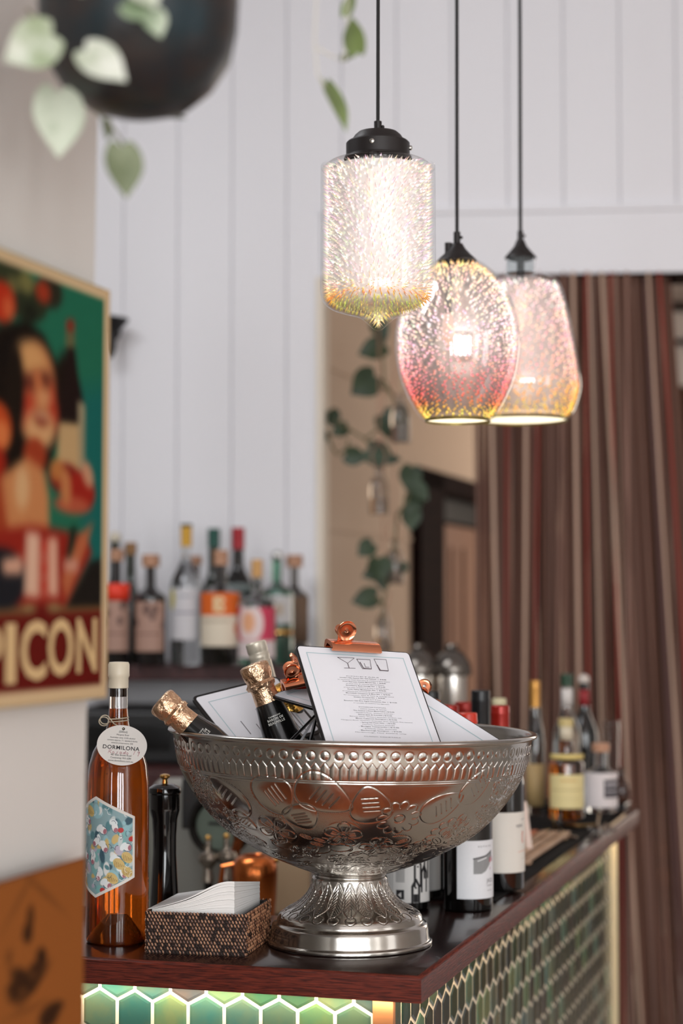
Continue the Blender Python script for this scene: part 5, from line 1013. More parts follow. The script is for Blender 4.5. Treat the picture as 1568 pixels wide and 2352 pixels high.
# bud vases hanging in the opening with ivy-like cuttings
VY = 4.40
vg = mat('vase_glass', (214, 200, 184), .05, trans=.86, ior=1.35, coat=.6)
def vase(label, px, ytop, ybot, r, tint=None, VY=4.32):
    o_ = W(px, ybot, VY); s = VY / F; h = W(px, ytop, VY).z - o_.z; t = thing('hanging_vase', label, 'vase', o_)
    mb = MB(); mb.lathe([(r * s * .9, 0), (r * s, .003), (r * s, h * .55), (r * s * .8, h * .72), (r * s * .42, h * .82), (r * s * .42, h * .96), (r * s * .55, h)], 32); mb.build('glass_body', vg, t)
    mb = MB(); mb.lathe([(r * s * .85, .003), (r * s * .88, h * .34)], 24); mb.build('vase_water', mat('vase_water_brown', (120, 80, 62), .1, trans=.6) if tint else mat('vase_water_clear', (170, 140, 110), .1, trans=.8), t)
    mb = MB(); mb.tube([(-r * s * .4, 0, h * .9), (-r * s * .8, 0, h * 1.25), (0, 0, h * 1.6)], .0012, 5); mb.tube([(r * s * .4, 0, h * .9), (r * s * .8, 0, h * 1.25), (0, 0, h * 1.6)], .0012, 5)
    hz = (BT @ Vector((0, 0, HZ))).z; mb.tube([(0, 0, h * 1.6), (0, 0, hz - o_.z)], .0012, 5); mb.build('hanging_cord', mat('pink_cord', (186, 132, 112), .7), t); return t
vase('hanging bud vase with reddish water, highest in the opening', 919, 905, 1018, 22, 1)
vase('hanging bud vase with clear glass, second from the top beside the ivy', 870, 1072, 1182, 22)
vase('hanging bud vase third from the top, mostly behind leaves', 906, 1240, 1342, 20, None, 4.385)
vase('lowest hanging bud vase, just above the menu clip', 880, 1392, 1500, 19, None, 4.385)
def cutting(label, leaves, stems):
    o_ = W(leaves[0][0], leaves[0][1], VY); t = thing('vine_cutting', label, 'plant', o_); foliage(t, 'foliage', leaf_dark, leaves, VY - .03, o_, stems)
cutting('dark green vine cutting just under the tip of the nearest lamp', [(862, 800, -70, 78, 56), (842, 878, -50, 84, 74, .2), (872, 752, 30, 60, 46)], [[(868, 745), (876, 800), (880, 870), (905, 915), (915, 960)], [(870, 880), (900, 905)]])
cutting('widest dark green vine cutting, spreading left to the wall edge', [(762, 957, 20, 50, 42), (742, 1001, 10, 36, 30), (784, 986, -60, 50, 36), (811, 1048, 80, 62, 46), (866, 1042, 60, 80, 62), (893, 968, 40, 76, 66), (905, 990, 60, 80, 50, .3), (898, 1055, 90, 44, 24)], [[(880, 1100), (866, 1050), (838, 1008), (800, 985), (768, 965)], [(838, 1008), (870, 985)], [(800, 1010), (798, 1030), (775, 1045), (764, 1030), (755, 1005)]])
cutting('dark green vine cutting hanging over the dark doorway edge', [(942, 1092, -10, 70, 54), (950, 1150, -20, 70, 46), (944, 1185, 0, 64, 48), (962, 1125, 40, 60, 40)], [[(945, 1120), (930, 1160), (912, 1180), (908, 1240), (904, 1300)]])
cutting('lowest dark green vine cutting, ending above the menu clip', [(843, 1258, -50, 52, 46), (872, 1300, 10, 60, 60, .2), (862, 1314, -70, 60, 44), (922, 1303, 0, 36, 32), (845, 1373, -75, 72, 52), (880, 1325, 0, 60, 44)], [[(850, 1265), (880, 1300), (888, 1340), (878, 1400), (880, 1440)], [(880, 1300), (920, 1303)], [(860, 1370), (882, 1390)]])

# ------------------------------------------------------------ wall shelf with spirits
SY = 4.0; zs_ = W(480, 1529, SY).z
mb = MB(); q0 = W(150, 1500, SY).x; q1 = W(716, 1500, SY - .06).x; mb.box((q0, -.30, zs_ - .033), (q1, -.002, zs_), BT); 
o = mb.build('wall_shelf', mat('shelf_wood', (84, 44, 42), .45, noise=(7, .2, (58, 30, 30), (8, 1, 1))), smooth=False, bevel=.003); tag(o, 'dark red timber shelf on the white wall carrying spirit bottles', 'shelf')
def shelf_bottle(label, px, ytop, R, nr_, m, Y=4.08, zs=.56, zn=.72, cap=None, lab=None, H_=None):
    s = Y / F; b = bottle('spirit_bottle', label, px, ytop, Y, R * s, nr_ * s, m, zbase=zs_, zs=zs, zn=zn, cap=cap)
    for L_ in (lab or []):
        y0, y1, ha, cvs = L_[:4]; a0 = L_[4] if len(L_) > 4 else 0
        z0 = W(px, y1, Y - R * s).z - zs_; z1 = W(px, y0, Y - R * s).z - zs_
        if isinstance(cvs, Canvas): curved('paper_label', b, R * s + .0005, a0, ha, z0, z1, cvs)
        else: curved('paper_label', b, R * s + .0005, a0, ha, z0, z1, None, cvs)
    return b
kraft = (176, 140, 124)
def kraftc(seed):
    cv = Canvas(60, 80, kraft); r = random.Random(seed)
    for q in range(7): cv.ell(r.uniform(0, 1), r.uniform(0, .5), .07, .09, (96, 72, 66), r.uniform(0, 3), .03)
    cv.rect(.1, .62, .9, .66, (140, 106, 94)); return cv
dark_spirit = mat('dark_spirit_glass', (34, 30, 30), .06, trans=.35, ior=1.3, coat=1.0); corkm = (cork, .11, 1.9)
shelf_bottle('kraft labelled spirit bottle with bright red sleeve at the left end of the shelf', 268, 1262, 32, 11, dark_spirit, 4.03, .58, .72, (cork, .10, 1.5), [(1380, 1497, 1.2, kraftc(1)), (1340, 1380, 1.35, mat('red_sleeve', (232, 60, 34), .5))])
shelf_bottle('spirit bottle with cream round stopper behind the red sleeved one', 264, 1221, 22, 12, gl_green, 4.2, .5, .68, (mat('cream_ball', (214, 204, 184), .5), .10, 1.25, 'ball'))
shelf_bottle('dark green bottle with bronze cap second from the left edge', 300, 1246, 24, 12, gl_green, 4.14, .5, .68, (mat('bronze_cap', (150, 112, 76), .4, .4), .10, 1.2))
shelf_bottle('kraft labelled spirit bottle with wide flat cork, second in the front row', 346, 1274, 36, 11, dark_spirit, 4.02, .60, .72, corkm, [(1382, 1497, 1.1, kraftc(2))])
cv = Canvas(60, 80, (206, 202, 204)); cv.rect(.2, .45, .8, .49, (140, 136, 150)); cv.rect(.3, .12, .7, .18, (170, 170, 176)); cv.ell(.1, .2, .12, .2, (206, 190, 90), 0, .05)
shelf_bottle('tall clear spirit bottle with yellow neck and white label', 428, 1204, 36, 10, gl_clear, 4.04, .55, .78, (mat('yellow_cap', (206, 156, 48), .4), .16, 1.3), [(1352, 1470, 1.2, cv)])
b = [o for o in bpy.data.objects if o.get('label', '').startswith('tall clear spirit bottle with yellow')][0]; mb = MB(); rr = 13.4 * 4.04 / F; hh_ = b['hh']; mb.lathe([(rr, hh_ - .006), (rr, hh_ + .0004), (.0005, hh_ + .0006)], 24); mb.build('dark_cap_ring', mat('dark_ring', (40, 52, 42), .5), b)
cv = Canvas(90, 90, (226, 212, 190)); cv.rect(0, 0, 1, .42, (222, 104, 40)); cv.rect(.38, .08, .46, .36, (232, 206, 160)); cv.ell(.52, .14, .09, .065, (232, 206, 160)); cv.ell(.52, .29, .09, .075, (232, 206, 160)); cv.ell(.51, .145, .035, .025, (222, 104, 40)); cv.ell(.51, .285, .035, .028, (222, 104, 40)); cv.rect(.1, .5, .7, .56, (196, 180, 158)); cv.ell(1.0, .66, .17, .16, (220, 104, 40))
shelf_bottle('wide spirit bottle with orange label marked B and cork stopper', 507, 1264, 48, 15, gl_smoke, 4.02, .60, .70, (cork, .13, 1.15), [(1361, 1485, 1.15, cv)])
shelf_bottle('green wine bottle with dark green capsule behind the orange labelled bottle', 491, 1214, 32, 13, gl_green, 4.19, .48, .70, (mat('green_capsule', (20, 78, 66), .35), .14, 1.1))
shelf_bottle('dark wine bottle with bright red capsule', 547, 1212, 36, 13, gl_wine, 4.17, .52, .74, (mat('red_capsule', (166, 28, 40), .35), .16, 1.15), [(1340, 1362, 1.0, mat('grey_tag', (120, 130, 128), .5))])
shelf_bottle('small bottle with pinkish cork between the yellow and green capped ones', 449, 1277, 18, 10, gl_smoke, 4.15, .5, .7, (cork, .08, 1.5))
cv = Canvas(90, 90, (222, 206, 204)); cv.rect(0, 0, 1, .66, (206, 66, 92)); cv.ell(.36, .32, .3, .38, (232, 208, 204)); cv.ell(.34, .30, .14, .2, (232, 170, 130), 0, .05); cv.rect(0, .64, 1, .67, (214, 150, 150))
shelf_bottle('squat bottle with pink label and white circle', 590, 1285, 44, 12, gl_clear, 4.00, .58, .68, (mat('tan_stopper', (210, 160, 100), .5), .17, 1.1), [(1395, 1512, 1.25, cv)])
cv = Canvas(50, 60, (206, 202, 200)); cv.rect(.3, .3, .7, .7, (196, 178, 160)); 
shelf_bottle('teal shouldered spirit bottle with silver ball stopper', 636, 1264, 38, 11, gl_teal, 4.12, .62, .72, (mat('silver_ball', (214, 214, 210), .2, .8), .09, 1.2, 'ball'), [(1368, 1432, 1.1, cv), (1446, 1460, 1.2, gold)])
shelf_bottle('smoky bottle with flat cork at the right end of the shelf', 676, 1275, 33, 10, gl_smoke, 4.21, .6, .72, corkm, [(1370, 1475, 1.2, mat('brown_label', (112, 88, 70), .6))])

# black wall light half hidden by the poster
lo_ = W(254, 775, 4.27); t = thing('wall_light', 'black cone shaped wall light peeping out behind the poster edge', 'wall light', lo_); s = 4.27 / F
mb = MB(); mb.lathe([(4 * s, -48 * s), (12 * s, -30 * s), (15 * s, 8 * s), (30 * s, 26 * s), (42 * s, 40 * s), (40 * s, 44 * s), (4 * s, 52 * s)], 32); mb.build('lamp_shade', mat('matt_black', (24, 22, 22), .6), t)
mb = MB(); yb_ = (BT @ Vector((lo_.x, 0, 0))).y - 4.27; mb.tube([(0, 0, 20 * s), (0, yb_ - .003, 20 * s)], .005, 8); mb.lathe([(.014, 0), (.014, .01)], 20, Matrix.Translation((0, yb_ - .0005, 20 * s)) @ Matrix.Rotation(PI / 2, 4, 'X')); mb.build('wall_bracket', mat('matt_black', (0, 0, 0)), t)

# ------------------------------------------------------------ back bar below the shelf
zc2 = W(380, 1774, 3.75).z
mb = MB(); mb.box((-1.6, -.55, 0), (-.12, -.02, zc2 - .035), BT); c = mb.build('back_bar_cabinet', mat('grey_green_panel', (132, 132, 122), .6), smooth=False); tag(c, 'grey panelled back bar cabinet against the white wall', 'cabinet')
mb = MB(); mb.box((-1.62, -.58, zc2 - .035), (-.10, -.02, zc2), BT); o = mb.build('back_bar_worktop', mat('shelf_wood', (0, 0, 0)), smooth=False, bevel=.002); tag(o, 'dark red timber top of the back bar cabinet', 'worktop')
p = BT.inverted() @ W(330, 1640, 3.95); mz = W(330, 1642, 3.8).z - zc2
t = thing('black_appliance', 'boxy black appliance on the back bar behind the orange wine bottle', 'appliance', BT @ Vector((p.x, 0, zc2)), BT.to_3x3())
mb = MB(); mb.box((-.16, -.40, 0.002), (.125, -.06, mz)); mb.build('black_case', mat('appliance_black', (26, 24, 24), .4), t, smooth=False, bevel=.006)
mb = MB(); mb.box((-.13, -.404, .03), (.06, -.4, mz - .03)); mb.build('dark_window', mat('dark_window_glass', (14, 13, 13), .1), t, smooth=False)
mb = MB(); [mb.lathe([(.012, 0), (.010, .012)], 16, Matrix.Translation((.095, -.400, mz * f)) @ Matrix.Rotation(PI / 2, 4, 'X')) for f in (.3, .6)]; mb.build('control_knob', steel, t)
q = W(383, 1770, 3.42); cupm = mat('white_china', (222, 214, 204), .35)
for k in range(4):
    r = .026 + .001 * (k % 2); zb = zc2 + .0005 + k * .0125; pos = BT @ (Vector(((BT.inverted() @ q).x, -.52, zb)))
    mb = MB(); mb.lathe([(r * .6, 0), (r * .7, .002), (r, .010), (r * 1.03, .0115), (r * .96, .0117), (r * .6, .004), (.001, .0035)], 32); o = mb.build('saucer', cupm); o.location = pos
    tag(o, ['lowest white saucer of the stack on the back bar', 'second lowest white saucer of the stack on the back bar', 'second white saucer from the top of the back bar stack', 'topmost white saucer of the stack on the back bar'][k], 'saucer', 'saucers stacked on the back bar')

# work bench behind the bar with coffee machine parts and a copper pitcher
bz = .93; mb = MB(); w0 = W(300, 2000, 2.95).x; w1 = W(760, 2000, 2.95).x
mb.box((w0 - .25, 2.62, 0), (w1 + .05, 3.20, bz - .02)); mb.box((w0 - .27, 2.60, bz - .02), (w1 + .07, 3.22, bz)); o = mb.build('work_bench', mat('bench_grey', (110, 104, 96), .5), smooth=False, bevel=.002); tag(o, 'low grey work bench behind the bar', 'bench')
e0 = W(470, 2000, 3.02); t = thing('espresso_machine', 'steel espresso machine with round gauge half hidden by the bowl', 'coffee machine', (e0.x, 3.02, bz))
def er(px, py, Y): v = W(px, py, Y); return Vector((v.x - e0.x, Y - 3.02, v.z - bz))
a = er(350, 1800, 3.06); b = er(690, 1985, 3.06); mb = MB(); mb.box((a.x, .04, .01), (b.x, .16, a.z)); mb.build('machine_body', mat('sage_grey_metal', (150, 148, 140), .5), t, smooth=False, bevel=.008)
mb = MB(); a = er(690, 1990, 2.98); mb.box((er(620, 1990, 2.98).x, -.02, .01), (er(712, 1990, 2.98).x, .04, er(700, 1975, 2.98).z)); mb.build('beige_side_panel', mat('beige_panel', (206, 176, 142), .5), t, smooth=False, bevel=.004)
gc = er(508, 1893, 2.98); sg_ = 2.98 / F; RX = Matrix.Translation(gc) @ Matrix.Rotation(PI / 2, 4, 'X')
mb = MB(); mb.lathe([(56 * sg_, -.01), (72 * sg_, .0), (74 * sg_, .01), (66 * sg_, .018), (56 * sg_, .012)], 40, RX, cap0=False, cap1=False); g_ = mb.build('gauge_bezel', mat('dark_chrome', (40, 38, 36), .15, .8), t)
mb = MB(); mb.lathe([(57 * sg_, -.01), (57 * sg_, .004)], 40, RX); mb.build('gauge_face', mat('gauge_green', (120, 134, 120), .4), g_)
mb = MB(); mb.box((gc.x - .02, gc.y - .0065, gc.z), (gc.x + .012, gc.y - .0055, gc.z + .004)); mb.build('gauge_needle', black_plastic, g_)
for px, py in ((478, 1972), (520, 1968)):
    v = er(px, py, 2.90); mb = MB(); mb.lathe([(14 * sg_, -.035), (9 * sg_, -.015), (20 * sg_, -.006), (24 * sg_, 0), (20 * sg_, .008), (8 * sg_, .012), (6 * sg_, .022), (7 * sg_, .030), (4 * sg_, .034)], 24, Matrix.Translation(v)); tp_ = mb.build('steam_tap', mat('worn_chrome', (150, 140, 128), .2, .9), t)
    mb = MB(); mb.ball(v + Vector((0, -.004, .032)), .005, 8); mb.build('brass_tip', gold, tp_)
    mb = MB(); mb.tube([v + Vector((0, 0, -.01)), v + Vector((0, .06, -.01)), v + Vector((0, .14, 0))], .006, 8); mb.tube([v + Vector((0, 0, -.03)), v + Vector((.006, -.01, -.11))], .007, 8); mb.build('tap_pipe', mat('dark_chrome', (0, 0, 0)), tp_)
mb = MB(); v = er(548, 1925, 2.93); mb.tube([v, v + Vector((-.012, 0, -.05)), v + Vector((-.02, 0, -.10))], .008, 8); mb.ball(v + Vector((0, 0, .003)), .009, 8); mb.build('copper_lever', mat('dull_copper', (150, 88, 52), .25, 1.0), t)
v = er(445, 1830, 3.0); mb = MB(); mb.box((v.x - .018, -.03, v.z - .05), (v.x + .010, .035, v.z + .03)); mb.build('black_switch_box', black_plastic, t, smooth=False, bevel=.002)
c0_ = W(584, 2100, 2.72); sp_ = 2.72 / F; t = thing('copper_pitcher', 'rounded copper pitcher behind the napkin basket', 'pitcher', (c0_.x, 2.72, bz))
def zc_(y): return W(584, y, 2.72).z - bz
pc = mat('pitcher_copper', (206, 116, 62), .26, 1.0)
mb = MB(); mb.lathe([(38 * sp_, 0), (40 * sp_, .004), (44 * sp_, zc_(2140)), (50 * sp_, zc_(2060)), (52 * sp_, zc_(2010)), (51 * sp_, zc_(1988)), (45 * sp_, zc_(1974)), (36 * sp_, zc_(1966)), (30 * sp_, zc_(1964)), (28 * sp_, zc_(1966)), (40 * sp_, zc_(1990)), (.001, zc_(2060))], 48); mb.build('pitcher_body', pc, t)
mb = MB(); mb.tube([(-45 * sp_, 0, zc_(1985)), (-72 * sp_, 0, zc_(1990)), (-78 * sp_, 0, zc_(2040)), (-62 * sp_, 0, zc_(2090)), (-47 * sp_, 0, zc_(2100))], .004, 8); mb.build('handle', pc, t)
mb = MB(); mb.ball((.048 * .0 + 50 * sp_, 0, zc_(1976)), .004, 8); mb.build('rivet', gold, t)

# ------------------------------------------------------------ grinders beyond the menus
for px, Y, lab in ((962, 3.80, 'steel canister with dark domed lid right behind the front menu corner'), (1038, 3.80, 'steel canister with dark domed lid, the right one of the pair')):
    o_ = W(px, 1640, Y); s = Y / F; t = thing('domed_canister', lab, 'canister', (o_.x, Y, TOP - .0)); t.location.z = o_.z - .12
    zz_ = lambda y: W(px, y, Y).z - t.location.z
    mb = MB(); mb.lathe([(34 * s, 0), (36 * s, .003), (36 * s, zz_(1552))], 40); mb.build('steel_body', mat('canister_steel', (214, 208, 200), .18, 1.0), t)
    mb = MB(); mb.lathe([(43 * s, zz_(1552)), (46 * s, zz_(1545)), (43 * s, zz_(1525)), (30 * s, zz_(1503)), (18 * s, zz_(1494)), (12 * s, zz_(1492)), (16 * s, zz_(1486)), (14 * s, zz_(1480)), (4 * s, zz_(1478))], 40); mb.build('domed_lid', mat('dark_smoke_lid', (118, 112, 106), .2, .9), t)
    if px == 962: cz = t.location.z; cY = Y
mb = MB(); xa = W(900, 1700, 3.80).x; xb = W(1110, 1700, 3.80).x; mb.box((xa, 3.73, 0), (xb, 3.95, cz)); o = mb.build('side_cabinet', dark_cabinet, smooth=False); tag(o, 'dark cabinet carrying the two domed canisters', 'cabinet')

# ------------------------------------------------------------ far end of the bar: tray, bottles, tools
U0 = inbar(onz(1330, 1866))[0]; trz = .018
mb = MB(); mb.box((U0 + .0, .012, TOP + .0032), (UL - .02, .212, TOP + trz), BAR); tr = mb.build('bottle_tray', mat('black_tray', (22, 19, 18), .3), smooth=False, bevel=.004)
tag(tr, 'raised black tray carrying the bottles at the far end of the bar', 'tray')
zb_ = TOP + trz
def far_bottle(label, px, ytop, Y, R, nr_, m, zs=.55, zn=.75, cap=None, labs=()):
    s = Y / F; b = bottle('bar_bottle', label, px, ytop, Y, R * s, nr_ * s, m, zbase=zb_, zs=zs, zn=zn, cap=cap)
    for y0, y1, ha, c_, *a0 in labs:
        z0 = W(px, y1, Y - R * s).z - zb_; z1 = W(px, y0, Y - R * s).z - zb_; a0 = a0[0] if a0 else 0
        rr = R * s + .0005
        if y1 < ytop + 130 and nr_ < R * .8 and ha < 0: rr = nr_ * s + .0006; ha = -ha
        curved('paper_label', b, rr, a0, ha, z0, z1, c_ if isinstance(c_, Canvas) else None, None if isinstance(c_, Canvas) else c_)
    return b
goldcap = mat('gold_capsule', (196, 142, 70), .35, .5); beigel = mat('beige_label', (170, 142, 96), .6); wl = mat('worn_white_label', (212, 204, 198), .6)
far_bottle('slim sparkling wine bottle with gold capsule just right of the bowl', 1228, 1563, 3.28, 21, 11, gl_smoke, .5, .80, (goldcap, .20, 1.1), [(1755, 1852, 1.3, beigel)])
far_bottle('tall clear bottle with green and white cap behind the amber bottle', 1301, 1548, 3.50, 31, 13, gl_clear, .50, .74, (mat('green_white_cap', (44, 70, 52), .4), .10, 1.1), [(1582, 1622, -1.2, wl), (1760, 1850, .9, wl)])
far_bottle('dark wine bottle with white round stopper and red neck band', 1340, 1548, 3.56, 30, 12, gl_wine, .48, .74, (mat('white_ball_cap', (204, 192, 182), .4), .11, 1.1, 'ball'), [(1585, 1622, -1.5, mat('red_neck', (140, 32, 36), .5))])
cv = Canvas(50, 60, (222, 204, 148)); cv.rect(.1, .44, .9, .46, (190, 170, 120)); cv.rect(.3, .15, .7, .2, (206, 170, 110)); cv.rect(.2, .7, .8, .72, (196, 178, 130))
far_bottle('amber whisky bottle with large cream label on the far tray', 1299, 1650, 3.22, 40, 15, gl_amber, .54, .66, (mat('cream_cap', (196, 176, 120), .5), .08, 1.15), [(1780, 1858, 1.25, cv), (1668, 1702, -1.2, mat('cream_neck', (206, 194, 170), .6)), (1733, 1745, 1.2, mat('yellow_band', (214, 190, 116), .5))])
cv = Canvas(60, 60, (216, 206, 204)); cv.rect(.52, .20, 1, .72, (60, 56, 60)); cv.rect(.56, .30, 1, .36, (190, 184, 186)); cv.rect(.56, .48, 1, .53, (170, 164, 166)); cv.rect(.56, .62, 1, .65, (150, 144, 146))
b = far_bottle('squat apothecary jar bottle with cork and white label at right', 1379, 1707, 3.32, 38, 15, gl_clear, .56, .66, (cork, .12, 1.35), [(1776, 1856, 1.2, cv)])
o_ = W(1403, 1850, 3.50); s = 3.5 / F; t = thing('tall_glass', 'empty clear glass standing behind the corked white label bottle', 'glass', (o_.x, 3.50, zb_)); mb = MB(); h = W(1403, 1655, 3.5).z - zb_
mb.lathe([(15 * s, 0), (18 * s, .004), (20 * s, h), (19 * s, h), (17 * s, .01), (.001, .008)], 32, cap1=False); mb.build('glass_wall', mat('thin_glass', (236, 238, 238), .04, trans=1.0, ior=1.15), t)
o_ = W(1427, 1850, 3.47); s = 2.8 / F; t = thing('small_decanter', 'small dark round decanter at the far end of the tray', 'decanter', (o_.x, 3.47, zb_)); h = W(1441, 1762, 3.47).z - zb_
mb = MB(); mb.lathe([(12 * s, 0), (20 * s, .004), (23 * s, h * .3), (19 * s, h * .55), (8 * s, h * .78), (7 * s, h * .95), (9 * s, h)], 32); mb.build('glass_body', mat('brown_decanter_glass', (70, 40, 28), .06, trans=.4), t)
# slatted rack, card stand, tools on the mat
q = [inbar(onz(x, y)) for x, y in ((1210, 1996), (1302, 1926))]; zz0 = TOP + .0032
t = thing('slatted_rack', 'pale wooden slatted board lying on the black bar mat', 'rack', BAR @ Vector((q[0][0], q[0][1], zz0)), BAR.to_3x3()); ln_ = q[1][0] - q[0][0]
pale = mat('pale_timber', (196, 160, 130), .5, noise=(12, .2, (166, 128, 100), (1, 8, 1)))
for k in range(5): mb = MB(); mb.box((0, .0 + k * .0175, .003), (ln_, .012 + k * .0175, .009)); mb.build('slat', mat('orange_slat', (196, 116, 84), .5) if k == 3 else pale, t, smooth=False, bevel=.001)
for x in (.02, ln_ - .04): mb = MB(); mb.box((x, -.0, 0), (x + .02, .082, .003)); mb.build('cross_bar', pale, t, smooth=False)
a = W(1224, 1944, 2.86); mb = MB(); hgt_ = W(1210, 1842, 2.86).z - zz0
t = thing('card_stand', 'upright pale card leaning beside the rightmost wine bottle', 'card holder', (a.x, 2.86, zz0)); mb.add([(-.010, 0, 0), (.0, 0, 0), (-.009, .006, hgt_), (-.0155, .006, hgt_), (-.010, .003, 0), (.0, .003, 0), (-.009, .009, hgt_), (-.0155, .009, hgt_)], [(0, 1, 2, 3), (7, 6, 5, 4), (0, 4, 5, 1), (1, 5, 6, 2), (2, 6, 7, 3), (3, 7, 4, 0)]); mb.build('card', mat('pinkish_card', (214, 188, 172), .4), t, smooth=False)
mb = MB(); mb.box((-.014, -.006, 0), (.004, .014, .003)); mb.build('stand_foot', black_plastic, t, smooth=False)
def tool(name, label, cat, parts, base):
    o_ = onz(*base, zz0); t = thing(name, label, cat, o_)
    for nm, m_, lst, r in parts:
        mb = MB(); mb.tube([onz(x, y, zz0 + z) - o_ for x, y, z in lst], r, 8); mb.build(nm, m_, t)
    return t
oldgold = mat('aged_brass', (150, 122, 78), .3, .9); chrome_d = mat('tool_chrome', (176, 160, 146), .2, 1.0)
tool('waiters_corkscrew', 'folding corkscrew with upright dark handle and shiny ends', 'corkscrew', [('handle', black_plastic, [(1281, 1912, .004), (1282, 1892, .022), (1284, 1870, .034)], .0035), ('lever', oldgold, [(1276, 1908, .006), (1271, 1888, .022), (1270, 1868, .030)], .0022), ('screw', chrome_d, [(1281, 1900, .008), (1290, 1910, .006), (1298, 1918, .004)], .0022), ('screw', chrome_d, [(1300, 1920, .003), (1324, 1923, .003)], .0024)], (1281, 1912))
tool('bar_knife', 'small bar blade with rounded pale handle end on the mat', 'knife', [('blade', chrome_d, [(1262, 1908, .003), (1240, 1913, .003)], .0028), ('handle', black_plastic, [(1240, 1914, .003), (1225, 1922, .003)], .0035)], (1250, 1912))
tool('ice_tongs', 'long brass tongs lying across the far end of the mat', 'tongs', [('arm', oldgold, [(1296, 1893, .006), (1330, 1897, .005), (1366, 1895, .005)], .0026), ('arm', oldgold, [(1376, 1870, .018), (1372, 1890, .008), (1374, 1904, .004)], .0020), ('pivot', chrome_d, [(1370, 1903, .004), (1380, 1906, .004)], .0036)], (1366, 1900))
tool('bottle_opener', 'brass bottle opener pointing to the far corner of the bar', 'bottle opener', [('handle', oldgold, [(1432, 1872, .010), (1416, 1886, .006), (1400, 1898, .005)], .0030), ('opener_head', chrome_d, [(1400, 1899, .005), (1390, 1893, .010), (1384, 1902, .004), (1394, 1906, .004)], .0022)], (1400, 1898))
mb = MB(); o_ = onz(1382, 1916, zz0); mb.lathe([(.006, 0), (.018, .001), (.024, .010), (.022, .010), (.016, .003), (.001, .003)], 32); o = mb.build('glass_dish', mat('thin_glass', (0, 0, 0))); o.location = o_; tag(o, 'small clear dish below the tongs on the bar mat', 'dish')

# ------------------------------------------------------------ string curtain
cols = [(124, 88, 74), (104, 74, 62), (136, 104, 92), (86, 58, 48), (144, 50, 42), (186, 156, 136), (120, 90, 86)]
cm = [mat('curtain_string_%s' % n_, c_, .75, spec=.2) for n_, c_ in zip(('brown', 'umber', 'mauve', 'dark', 'red', 'pale', 'plum'), cols)]
mb = MB(); rc_ = random.Random(5)
def strand(px, pxb, Y, r, mi, wob=2.0, ybot=2352, ytop=628):
    mb.mi = mi; ph = rc_.uniform(0, 6); pts = []
    for k in range(8):
        f = k / 7; y = ytop + (ybot + 250 - ytop) * f; x = px + (pxb - px) * f * (ybot + 250 - ytop) / (ybot - ytop) + wob * math.sin(ph + f * 5); p = W(x, y, Y)
        if k == 0: p.z = HZ - .001
        p.z = max(p.z, .02); pts.append(p)
    mb.tube(pts, r, 4)
for i in range(640):
    f = rc_.random(); dens = rc_.random()
    if f < .12 and dens < .55: continue
    px = 1085 + 452 * f; leanx = (8 * f + 175 * max(f - .35, 0) ** 1.15) + rc_.gauss(0, 10); mi = rc_.choices(range(7), (34, 20, 18, 16, 3, 2, 10))[0]
    strand(px, px + leanx, 4.25 + rc_.uniform(0, .10), rc_.uniform(.0013, .0030), mi)
for px, pxb, r, mi in ((1128, 1152, .0052, 5), (1212, 1192, .0048, 5), (1312, 1345, .0050, 5), (1296, 1262, .0034, 2), (1378, 1475, .0044, 5), (1436, 1452, .0050, 2), (1490, 1590, .0040, 5), (1160, 1168, .0024, 4), (1238, 1214, .0024, 4), (1404, 1430, .0030, 4), (1512, 1625, .0034, 4), (1415, 1500, .003, 2), (1350, 1400, .003, 5), (1345, 1360, .003, 4)): strand(px, pxb, 4.22, r, mi, 3)
cur = mb.build('string_curtain', cm); tag(cur, 'brown and red string curtain hanging in the wide opening', 'curtain'); cur['kind'] = 'stuff'
mb = MB(); a = BT.inverted() @ W(1080, 700, 4.25); b_ = BT.inverted() @ W(1545, 700, 4.25); mb.tube([BT @ Vector((a.x, .04, HZ - .012)), BT @ Vector((b_.x + .01, .04, HZ - .012))], .008, 8); o = mb.build('curtain_rod', dark_wood); tag(o, 'dark rod carrying the string curtain under the header', 'curtain rod')

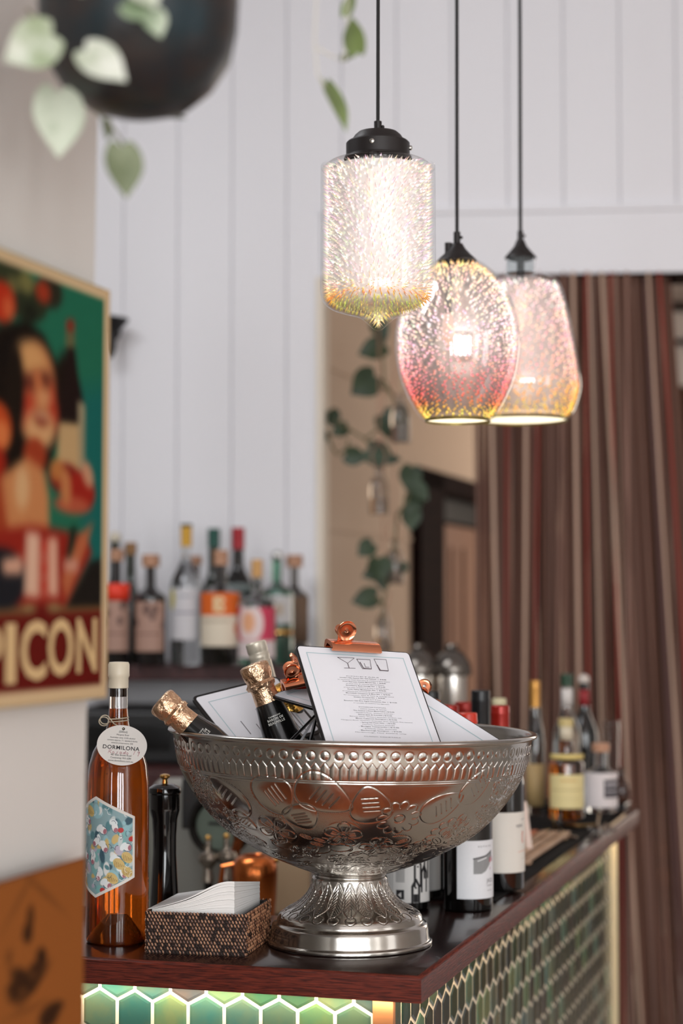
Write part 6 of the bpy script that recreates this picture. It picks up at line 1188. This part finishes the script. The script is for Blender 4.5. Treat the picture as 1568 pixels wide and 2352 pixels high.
# ------------------------------------------------------------ furniture seen through the strings
wd2 = mat('chair_timber', (126, 84, 60), .45); st2 = mat('dull_steel', (190, 176, 164), .25, .8)
def stool(px, Y, label, h=.46):
    o_ = W(px, 2200, Y); t = thing('dining_chair', label, 'chair', (o_.x, Y, 0))
    mb = MB(); mb.box((-.2, -.2, h), (.2, .2, h + .035)); mb.build('seat', wd2, t, smooth=False, bevel=.01)
    for sx in (-1, 1):
        for sy in (-1, 1): mb = MB(); mb.box((sx * .18 - .016, sy * .18 - .016, 0), (sx * .18 + .016, sy * .18 + .016, h if sy < 0 else h + .42)); mb.build('leg', wd2, t, smooth=False)
    mb = MB(); mb.box((-.18, .165, h + .30), (.18, .195, h + .42)); mb.build('backrest', wd2, t, smooth=False, bevel=.006)
stool(1500, 5.2, 'timber chair seen low through the curtain strings beside the bar'); stool(1640, 6.6, 'timber chair further back through the strings at the right edge')
o_ = W(1560, 2200, 5.9); t = thing('dining_table', 'timber table beyond the curtain strings at the lower right', 'table', (o_.x + .15, 5.9, 0))
mb = MB(); mb.box((-.5, -.35, .66), (.5, .35, .70)); mb.build('tabletop', wd2, t, smooth=False, bevel=.005)
for sx in (-1, 1):
    for sy in (-1, 1): mb = MB(); mb.box((sx * .45 - .02, sy * .3 - .02, 0), (sx * .45 + .02, sy * .3 + .02, .66)); mb.build('leg', st2, t, smooth=False)
o_ = W(1560, 780, 6.5); mb = MB(); mb.box((-.06, 0, -.16), (.35, .02, .10)); t = thing('picture_frame', 'pale framed picture glimpsed at the right edge beyond the curtain', 'picture', (o_.x, 6.5, o_.z)); mb.build('picture_panel', mat('pale_picture', (190, 184, 178), .5), t, smooth=False)
mb = MB(); mb.box((-.08, .0, -.02), (.36, -.01, .0)); mb.box((-.08, .005, .10), (.36, -.01, .13)); mb.build('frame', dark_wood, t, smooth=False)
mb = MB(); mb.tube([(.14, .01, .12), (.14, .01, 2.949 - o_.z)], .002, 5); mb.build('hanging_wire', steel, t)
bpy.context.view_layer.update()
